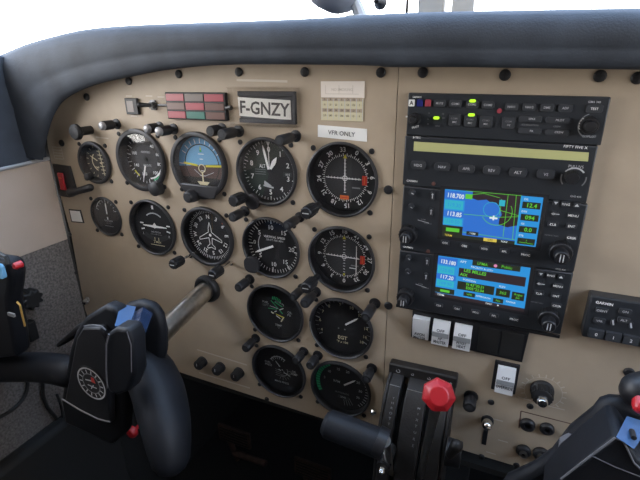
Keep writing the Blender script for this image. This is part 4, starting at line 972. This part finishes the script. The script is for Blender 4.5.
rocker('middle white rocker in the strip, lettered OFF above and AP MASTER below', 194.5, 211.5, -164.5, -138, 'OFF', 'AP/MASTER', True, 3, 'white rocker switches in the strip')
rocker('rightmost white rocker in the strip, lettered OFF above and PITOT HEAT below', 216, 233, -164.5, -138, 'OFF', 'PITOT/HEAT', True, 3, 'white rocker switches in the strip')
b = MB(); b.box(258.5, 282, -209, -173, 0, 3, 'black'); tag(b.build('switch_mount', origin=(270, -193, 0), bevel=.8), 'square black mount of the lone white rocker switch', 'mount')
rocker('lone white rocker switch in its own black mount, below the strip', 262, 279, -205.5, -176.5, 'OFF', 'OVERRIDE', True, 3)

# dimmer dial with chrome cap
B = at(542, 389.5); t = thing('rotary_knob', 'black rotary knob with a chrome cap inside a ring of printed marks', 'knob', B)
b = MB(); b.lathe(B[0], B[1], [(11, 0), (11, 3), (9.5, 5), (9, 14), (7.5, 15), (0.01, 15)], 'black', n=24)
for k in range(18):
    a = 2 * PI * k / 18; b.box(B[0] + 9.3 * cos(a) - .6, B[0] + 9.3 * cos(a) + .6, B[1] + 9.3 * sin(a) - .6, B[1] + 9.3 * sin(a) + .6, 4, 13, 'rubber')
b.build('body', t); b = MB(); b.lathe(B[0], B[1] - 1, [(5, 15), (5, 20), (4, 21.5), (0.01, 22)], 'chrome', n=20); b.build('cap', t)
# key / primer lever
B = at(487.5, 420); t = thing('ignition_switch', 'small switch with a chrome ball lever beside the throttle quadrant', 'switch', B)
b = MB(); b.lathe(B[0], B[1], [(6.5, 0), (6.5, 3), (4.5, 4), (0.01, 4)], 'black', n=18); b.box(B[0] - 2.4, B[0] + 2.4, B[1] - 34, B[1] - 6, 0, 1, 'black'); b.build('slot_plate', t)
b = MB(); b.tube([(B[0], B[1], 3), (B[0], B[1] + 3, 9)], [2, 2.4], 'steel', n=12); b.tube([(B[0], B[1] + 3, 9), (B[0], B[1] + 3.2, 12)], 5.4, 'chrome', n=16, round_ends=True); b.build('ball_lever', t)
# headset jacks
for (px, py, rr, lab) in ((527.5, 424, 7.5, 'upper left jack socket in the outlined square below the chrome capped knob'), (547, 428, 7, 'upper right jack socket in the outlined square below the chrome capped knob'),
                          (523.5, 450, 7.5, 'lower left jack with a brass collar beside the yoke grip'), (541, 453, 8, 'lower right jack socket nearest the yoke grip')):
    B = at(px, py); t = thing('jack_socket', lab, 'socket', B, 'jack sockets')
    b = MB(); b.ring(B[0], B[1], [(3.2, 0), (rr, 0), (rr, 3), (rr - 1.5, 4.5), (3.2, 4.5)], 'black', 20); b.lathe(B[0], B[1], [(3.2, .3), (3.2, .8)], 'face', n=16); b.build('nut', t)
    if py > 440:
        b = MB(); b.ring(B[0], B[1] - 1, [(2.4, 4.4), (4.0, 4.4), (4.0, 7.5), (2.4, 7.5)], 'steel', 16); b.build('collar', t)

# ------------------------------------------------------------------ throttle quadrant
QL, QR = 156.0, 224.0
t = thing('throttle_quadrant', 'curved black throttle quadrant at the bottom centre with lever slots', 'throttle quadrant', (192, -300, 0))
# side profile: (y, d) from its top at the panel, curving out and down
prof = []
for k in range(15):
    a = math.radians(90 - 90 * k / 14); prof.append((-345 + 134 * sin(a), 4 + 66 * cos(a)))
prof += [(-420, 72), (-420, 0), (-345, 0)]
segs = [(QL, QL + 13), (QL + 19, QL + 42), (QL + 48, QL + 64)]
b = MB()
def slab(b, x0, x1, P, m):
    n = len(P); b.add([(x0, y, d) for y, d in P] + [(x1, y, d) for y, d in P], [tuple(range(n)), tuple(range(2 * n - 1, n - 1, -1))] + [(i, (i + 1) % n, (i + 1) % n + n, i + n) for i in range(n)], m)
for x0, x1 in segs: slab(b, x0, x1, prof, 'quad')
b.build('arc_cover', t, bevel=1.5)
inner = [(-345 + (y + 345) * .86 if y > -345 else y, d * .86) for y, d in prof]
b = MB(); slab(b, QL + 1, QR - 5, inner, 'face'); b.build('slot_floor', t)
b = MB(); slab(b, QL - 4, QL - .5, [(y, d * .96) for y, d in prof], 'quad'); slab(b, QL + 64.5, QL + 68, [(y, d * .96) for y, d in prof], 'quad'); b.build('side_plate', t, bevel=1)
b = MB()
b.prism([(QL - 5, -201), (QR + 1, -199), (QR + 1, -214), (QL - 5, -216)], 0, 12, 'quad')
b.build('top_cap', t, bevel=2)
b = MB()
for x, r in ((QL + 6, 2.4), (QL + 22, 1.6), (QL + 40, 1.8), (QL + 62, 2.2)): b.arc(x, -208, r - .8, r, 0, 300, 12.2, 'grey', 12)
for x0, x1 in segs[:2]: b.line(x0 + .5, -218, x1 - .5, -218, .7, 25.5, 'grey')
def ontop(k): a = math.radians(90 - k); return (-345 + 135.2 * sin(a), 5 + 67 * cos(a))
for wd, xc, a0, st in (('THROTTLE', QL + 8, 28, 3.2), ('MIXTURE', QL + 36, 30, 3.6)):
    for k, ch in enumerate(wd):
        vs, fs = glyphs(ch, False); s = 3.0 / .7
        pts = []
        for p, q in vs:
            yy, dd = ontop(a0 + k * st - math.degrees(q * s / 120)); pts.append((xc + p * s, yy, dd + .3))
        b.add(pts, fs, 'dim')
b.build('lettering', t, recalc=False)
# throttle lever with big black T handle
t = thing('throttle_lever', 'black T handle throttle lever with a glossy horizontal tube grip', 'lever', (170, -300, 80))
A = at(329, 424, 105); C = at(384, 445, 105)
b = MB(); b.tube([A, C], [14, 14], 'yoke', n=28, round_ends=False); 
b.tube([(A[0] - 5, A[1] + 1, A[2]), A], [10, 14], 'yoke', n=28)
b.build('handle_grip', t)
b = MB(); p = C; b.tube([(p[0] + 1, p[1] + .5, p[2]), (p[0] - 8, p[1] + 3, p[2])], [14.5, 14.5], 'black', n=24); b.tube([(p[0] - 2, p[1], 100), (QL + 16, -300, 65), (QL + 16, -330, 40)], [7, 3, 3], 'steel', n=12); b.build('stem', t)
# mixture lever with red knob
R0 = at(438.5, 395, 96); t = thing('mixture_lever', 'mixture lever with a red faceted knob', 'lever', (R0[0], -300, 80))
b = MB()
prof_k = [(0.01, -15), (13, -14.5), (18.5, -8), (19.5, 0), (18.5, 6), (12, 11), (10.5, 12.5), (0.01, 12.5)]
view = Vector((R0[0] - CAM[0], R0[1] - CAM[1], R0[2] - CAM[2])).normalized()
axis = Vector((0.15, 0.55, 0.82)).normalized(); u = axis.orthogonal().normalized(); w = axis.cross(u); n = 14; vs = []; fs = []
for r, h in prof_k:
    for k in range(n):
        a = 2 * PI * k / n; rr = r * (1.0 if k % 2 == 0 else .9) if r > 12 else r; v = Vector(R0) + axis * h * .75 + (u * cos(a) + w * sin(a)) * rr * .76; vs.append(tuple(v))
for i in range(len(prof_k) - 1):
    for k in range(n): fs.append((i * n + k, i * n + (k + 1) % n, (i + 1) * n + (k + 1) % n, (i + 1) * n + k))
b.add(vs, fs, 'redplastic'); o = b.build('knob', t, angle=22, bevel=.8); o['label'] = 'red faceted plastic knob'
b = MB(); b.tube([R0, (QL + 45, -310, 60), (QL + 45, -330, 40)], [5, 3, 3], 'steel', n=12); b.build('stem', t)
# friction knob and side bits
B = at(455, 455, 60); t = thing('friction_knob', 'black friction lock knob on the right flank of the throttle quadrant', 'knob', B)
b = MB(); b.tube([(QL + 69, B[1], 58), (QL + 84, B[1], 58)], [14, 13], 'black', n=18); b.build('wheel', t, bevel=1)
b = MB(); b.tube([(QL + 74, B[1] + 8, 70), (QL + 79, B[1] + 24, 72)], [4, 6], 'quad', n=12, round_ends=True); b.build('lug', t)
B = at(374, 410.5, 0); b = MB(); b.lathe(B[0], B[1], [(4, 0), (4, 4), (2.5, 6), (0.01, 6.5)], 'chrome', n=14); tag(b.build('bolt', origin=B), 'bright metal bolt left of the throttle quadrant', 'bolt')
B = at(381, 473, 95); b = MB(); b.lathe(B[0], B[1], [(3.4, 88), (3.4, 94), (2, 96), (0.01, 96.5)], 'chrome', n=14); b.lathe(B[0], B[1], [(7, 60), (7, 89)], 'quad', n=16); tag(b.build('pin', origin=B), 'bright pin at the bottom of the throttle quadrant', 'pin')
b = MB(); b.box(QL + 14, QL + 46, -360, -330, 62, 82, 'quad')
for k in range(7): b.line(QL + 15, -332.5 - 3 * k, QL + 45, -332.5 - 3 * k, .8, 82.2, 'dim')
tag(b.build('trim_wheel', origin=(QL + 38, -345, 90), bevel=1), 'dark ribbed block at the foot of the throttle quadrant', 'trim wheel')
# pedestal under it
b = MB(); b.box(140, 250, -740, -422, -200, 70, 'dark'); tag(b.build('pedestal', origin=(195, -740, 0), bevel=3), 'black centre pedestal below the throttle quadrant', 'pedestal')

# ------------------------------------------------------------------ yokes
def P(x, y, d): return at(x, y, d)
def body(pxs, d1, d0, m, shift=(0, 0), scale=1.0):
    b = MB(); b.prism([at(x, y, d1)[:2] for x, y in pxs], d0, d1, m, shift, scale); return b
t = thing('control_yoke', 'left black control yoke with round silver emblem and chrome shaft', 'control yoke', (-99, -161, 0))
e = at(151, 343, 112)
b = MB(); b.tube([(-99, -161.5, 0.2), (-99, -161.5, 1), tuple(Vector((-99, -161.5, 1)).lerp(Vector(e), .5)), e], [12.2, 12.2, 12.2, 12.2], 'steel', n=32); b.build('shaft', t)
b = MB(); b.ring(-99, -161.5, [(12.5, 0), (19, 0), (19, 4), (17, 7), (12.8, 7)], 'black', 32); b.build('shaft_collar', t)
b = MB(); q = Vector((-99, -161.5, 1)).lerp(Vector(e), .93); b.tube([tuple(q), e], [17, 18], 'black', n=28); b.build('shaft_ring', t)
b = body([(114, 314), (124, 304), (137, 301), (150, 305), (158, 317), (162, 335), (162, 355), (157, 378), (145, 402), (115, 400)], 127, 112, 'yoke', scale=.96); b.build('rear_housing', t, bevel=9, seg=4)
b = body([(74, 332), (84, 317), (104, 305), (114, 309), (121, 324), (126, 400), (122, 438), (112, 446), (64, 424), (60, 400), (68, 352)], 158, 140, 'yoke', scale=.97); b.build('hub', t, bevel=5, seg=3)
b = body([(76, 338), (82, 328), (100, 328), (107, 340), (110, 424), (102, 423), (64, 402)], 166, 157, 'black'); b.build('front_plate', t, bevel=2.5)
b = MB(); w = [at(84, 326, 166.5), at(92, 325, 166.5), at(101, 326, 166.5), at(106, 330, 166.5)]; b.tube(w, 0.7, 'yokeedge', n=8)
b.build('edge_line', t); b = MB(); w = [at(62, 399, 167.5), at(80, 410, 167.5), at(98, 419, 167.5), at(110, 422, 167.5)]; b.tube(w, .9, 'yokeedge', n=8); b.build('edge_line', t)
b = body([(105, 342), (108, 333), (115, 328), (127, 330), (132, 342), (134, 376), (128, 392), (116, 396), (108, 392), (105, 380)], 184, 166, 'yoke', scale=1.0); b.build('centre_column', t, bevel=3.5, seg=3)
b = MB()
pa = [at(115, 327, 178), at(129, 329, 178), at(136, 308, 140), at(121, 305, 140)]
b.quad([(p[0], p[1] + 1.4, p[2]) for p in pa], 'skysheen'); pb = [(p[0], p[1] - 3, p[2]) for p in pa]; b.quad(pb, 'skysheen')
for k in range(4): b.quad([(pa[k][0], pa[k][1] + 1.4, pa[k][2]), (pa[(k + 1) % 4][0], pa[(k + 1) % 4][1] + 1.4, pa[(k + 1) % 4][2]), pb[(k + 1) % 4], pb[k]], 'skysheen')
o = b.build('top_pad', t, bevel=1); o['label'] = 'sloping top pad painted blue like reflected sky'
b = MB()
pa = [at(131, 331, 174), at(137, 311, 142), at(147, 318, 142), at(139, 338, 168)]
b.quad([(p[0], p[1], p[2] + 1) for p in pa], 'skysheen'); pb = [(p[0] - 2, p[1] - 1, p[2] - 10) for p in pa]; b.quad(pb, 'skysheen')
for k in range(4): b.quad([(pa[k][0], pa[k][1], pa[k][2] + 1), (pa[(k + 1) % 4][0], pa[(k + 1) % 4][1], pa[(k + 1) % 4][2] + 1), pb[(k + 1) % 4], pb[k]], 'skysheen')
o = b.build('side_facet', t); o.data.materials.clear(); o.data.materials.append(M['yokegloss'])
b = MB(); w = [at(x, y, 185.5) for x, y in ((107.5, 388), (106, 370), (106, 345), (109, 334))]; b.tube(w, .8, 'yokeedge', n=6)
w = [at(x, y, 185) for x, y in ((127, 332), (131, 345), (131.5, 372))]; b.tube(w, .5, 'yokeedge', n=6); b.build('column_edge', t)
# emblem
c = at(91.5, 383.5, 167); b = MB(); r = 20.0
b.lathe(c[0], c[1], [(r + 1, 165.5), (r + 1, 167), (0.01, 167)], 'face', n=40); b.arc(c[0], c[1], r - 1.8, r, 0, 360, 167.3, 'grey', 40)
b.arc(c[0], c[1], r * .58, r * .64, 0, 360, 167.3, 'dim', 30)
for k in range(14):
    a = 2 * PI * k / 14; b.line(c[0] + r * .64 * cos(a), c[1] + r * .64 * sin(a), c[0] + r * .86 * cos(a), c[1] + r * .86 * sin(a), 1.4, 167.3, 'grey')
b.line(c[0] - 8, c[1] + 3, c[0] + 1, c[1] + 4, 1.6, 167.35, 'grey'); b.line(c[0] - 6, c[1] - 3, c[0] + 7, c[1] - 4, 1.4, 167.35, 'grey'); b.line(c[0] - 2, c[1] - 7, c[0] + 3, c[1] - 1, 1.2, 167.35, 'grey')
b.quad([(c[0] + 1, c[1] + 3, 167.45), (c[0] + 7, c[1] + 2, 167.45), (c[0] + 6, c[1] + 9, 167.45), (c[0] + 2, c[1] + 9.5, 167.45)], 'red')
o = b.build('emblem', t, recalc=False); o['label'] = 'round silver emblem with a red mark'
# right horn hanging down
pts = [at(150, 372, 128), at(158, 390, 138), at(163, 410, 150), at(167, 430, 162), at(170, 452, 172)]
pts = [tuple(p) for p in refine([Vector(p) for p in pts], 4)]
b = MB(); b.tube(pts, [30 + 3 * sin(PI * k / (len(pts) - 1)) - 7 * k / (len(pts) - 1) for k in range(len(pts))], 'yoke', n=28, round_ends=True, flat=.85); b.build('handle', t)
# left horn
pts = [at(72, 372, 145), at(50, 368, 145), at(25, 367, 147), at(0, 368, 150), at(-30, 366, 152), at(-52, 345, 156), at(-55, 310, 160)]
pts = [tuple(p) for p in refine([Vector(p) for p in pts], 4)]
b = MB(); b.tube(pts, 18, 'yoke', n=26, round_ends=True); b.build('handle', t)
b = MB(); c0 = Vector(at(13, 367, 146.5)); c1 = Vector(at(8, 367.5, 147)); b.tube([tuple(c0), tuple(c1)], [18.8, 18.8], 'yokeedge', n=26); b.build('handle_band', t)
# left grip head
b = body([(-60, 266), (-10, 258), (2, 260), (8, 264), (11, 276), (10, 290), (8, 300), (9, 312), (13, 330), (17, 358), (-60, 366)], 166, 146, 'yoke', scale=.97); b.build('grip_head', t, bevel=6, seg=3)
b = MB(); c = at(19.5, 264.5, 160); b.lathe(c[0], c[1], [(3.8, 158), (3.8, 164), (3.0, 166), (0.01, 166.5)], 'redplastic', n=18); o = b.build('push_button', t); o['label'] = 'red push to talk button'
b = MB(); w = [at(17, 302, 170), at(20, 305, 170), at(22.5, 316, 170), at(25, 326, 170)]; b.tube(w, 1.1, 'gold', n=8); o = b.build('trim_line', t); o['label'] = 'gold coloured edging'
b = MB(); c = at(10.5, 315, 170); b.rbox(c[0], c[1], 11, 4, 1, 168, 170, 'dim'); b.build('small_plate', t)
b = MB(); c = at(1, 271, 169); b.rbox(c[0] - 4, c[1] - 1, 14, 16, 4, 166, 170, 'skyblue2'); o = b.build('thumb_pad', t); o['label'] = 'pale blue thumb pad'
b = MB(); w = [at(-6, 256, 165), at(0, 254, 166), at(6, 257, 167), at(9, 264, 168)]; b.tube(w, 2.4, 'rubber', n=10); b.build('cable_loop', t)
b = MB(); w = [at(x, y, d) for x, y, d in ((88, 325, 135), (80, 329, 130), (70, 337, 125), (59, 345, 120))]; b.tube(w, [6, 5.5, 4.5, 3], 'black', n=12, round_ends=True); b.build('clip_arm', t)

# scalloped knob on the carpeted side wall
c = atx(32, 299.5, WX + 18)
t = thing('scalloped_knob', 'black scalloped knob on the carpeted side wall', 'knob', (WX, c[1], c[2]))
b = MB(); vs = []; n = 36
for X in (WX + 2, WX + 22):
    for k in range(n):
        a = 2 * PI * k / n; r = 13 + 2.6 * cos(9 * a); vs.append((X, c[1] + r * cos(a), c[2] + r * sin(a)))
b.add(vs, [tuple(range(n)), tuple(range(2 * n - 1, n - 1, -1))] + [(i, (i + 1) % n, (i + 1) % n + n, i + n) for i in range(n)], 'rubber'); b.build('grip', t, bevel=1.5)
b = MB(); b.tube([(WX - 1, c[1], c[2]), (WX + 4, c[1], c[2])], 8, 'black', n=16); b.build('stem', t)
c = atx(31, 332, WX + 8); b = MB(); b.box(WX - .8, WX + 12, c[1] - 14, c[1] + 16, c[2] - 8, c[2] + 6, 'rubber'); tag(b.build('connector_block', origin=(WX, c[1], c[2]), bevel=2), 'dark plug block on the carpet under the scalloped knob', 'plug')

# cables hanging on the carpet
def cable(label, pxs, X, r=2.6):
    w = [Vector(atx(x, y, X)) for x, y in pxs]; w = refine(w, 5); b = MB(); b.tube([tuple(p) for p in w], r, 'rubber', n=8, round_ends=True)
    tag(b.build('cable', origin=tuple(w[0])), label, 'cable', 'black cables on the side wall')
cable('black cable curving to the left edge below the left yoke handle', [(27, 370), (27, 390), (18, 405), (0, 417), (-25, 425)], WX + 5)
cable('short black cable loop hanging next to the yoke hub', [(43, 380), (43, 395), (48, 408), (57, 420), (62, 440)], WX + 5)
cable('thin black cable running straight down beside the yoke hub', [(57, 395), (62, 410), (65, 440), (66, 480)], WX + 10, 2.0)

# copilot yoke, only its left grip is in the frame
t = thing('control_yoke', 'right black control yoke grip with pad painted blue like reflected sky and red button at the corner', 'control yoke', (470, -161, 0))
b = MB(); b.tube([(470, -161.5, 0.2), (470, -161.5, 1), (468, -185, 112)], 12.2, 'steel', n=32); b.build('shaft', t)
b = MB(); b.ring(470, -161.5, [(12.5, 0), (19, 0), (19, 4), (17, 7), (12.8, 7)], 'black', 32); b.build('shaft_collar', t)
b = MB(); b.tube([(468, -184, 108), (466, -190, 160)], [34, 30], 'yoke', n=24); b.build('hub', t, bevel=4)
def D(pxs, d1, d0, m, name, bev=3, label=None, **k):
    b = body(pxs, d1, d0, m, **k); o = b.build(name, t, bevel=bev, seg=3)
    if label: o['label'] = label
    return o
D([(594, 415), (601, 406), (611, 403), (624, 404), (645, 410), (680, 426), (680, 470), (640, 470), (600, 452), (562, 478), (548, 500), (495, 500), (507, 482), (532, 471), (552, 457), (570, 434)], 118, 104, 'yoke', 'handle', 6)
D([(563, 478), (590, 456), (615, 437), (625, 440), (640, 462), (700, 480), (700, 560), (540, 560), (545, 500)], 152, 118, 'yoke', 'grip_head', 4, scale=.98)
b = MB(); w = [at(x, y, 153) for x, y in ((561, 479), (588, 458), (615, 438), (624, 442), (634, 463), (650, 478))]; b.tube(w, .7, 'yokeedge', n=6); b.build('edge_line', t)
b = MB(); w = [at(x, y, 153) for x, y in ((592, 456), (615, 467), (633, 474), (650, 480))]; b.tube(w, .4, 'yokeedge', n=6); b.build('edge_line', t)
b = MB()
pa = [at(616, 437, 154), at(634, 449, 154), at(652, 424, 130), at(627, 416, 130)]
b.quad(pa, 'skysheen'); pb = [(p[0] + 1, p[1] - 2.5, p[2] - 3) for p in pa]; b.quad(pb, 'skysheen')
for k in range(4): b.quad([pa[k], pa[(k + 1) % 4], pb[(k + 1) % 4], pb[k]], 'skysheen')
o = b.build('top_pad', t, bevel=1); o['label'] = 'pad painted blue like reflected sky'
b = MB(); p = at(633, 440, 150); b.lathe(p[0], p[1] + 2, [(1.6, 144), (1.6, 150.5), (.01, 151)], 'black', n=12); b.build('pad_screw', t)
b = MB(); p0 = Vector(at(640, 391, 116)); p1 = Vector(at(665, 385, 108)); b.tube([tuple(p0), tuple(p1)], [12, 12], 'black', n=22, round_ends=True); b.build('switch_housing', t)
b = MB(); p0 = Vector(at(640, 407, 130)); b.tube([tuple(p0), tuple(p0 + Vector((2, 6, -14)))], [4.5, 5], 'redplastic', n=18, round_ends=True); o = b.build('push_button', t); o['label'] = 'red push button'
b = body([(560, 445), (572, 438), (578, 448), (566, 466), (556, 470)], 121, 112, 'yokeedge'); b.build('grip_insert', t, bevel=2)

# ------------------------------------------------------------------ footwell
def pedal(label, px, py, d):
    c = at(px, py, d); t = thing('rudder_pedal', label, 'pedal', c, 'rudder pedals in the dark footwell')
    b = MB(); b.box(c[0] - 38, c[0] + 38, c[1] - 12, c[1] + 28, d - 6, d, 'pedal')
    for k in range(5): b.box(c[0] - 34, c[0] + 34, c[1] - 8 + k * 7, c[1] - 5 + k * 7, d, d + 2, 'rubber')
    b.build('foot_plate', t, bevel=2); b = MB(); b.tube([(c[0] - 20, c[1], d - 6), (c[0] - 20, c[1] - 90, d - 30)], 6, 'pedal', n=12); b.tube([(c[0] - 20, c[1] - 60, d - 20), (c[0] + 60, c[1] - 60, d - 20)], 7, 'pedal', n=12); b.build('hanger_arm', t)
pedal('dim brown rudder pedal below the middle of the panel', 234, 440, -150)
pedal('dim rudder pedal just left of the throttle quadrant', 312, 475, -150)
B = at(130, 434, 60); b = MB(); b.lathe(B[0], B[1], [(3, -60), (3, 50), (9, 52), (9, 58), (7, 61), (0.01, 62)], 'redplastic', n=18); tag(b.build('push_pull_knob', origin=B), 'dim red push pull knob low behind the left yoke', 'knob')

for o in list(bpy.data.objects):
    if '_o' in o: del o['_o']
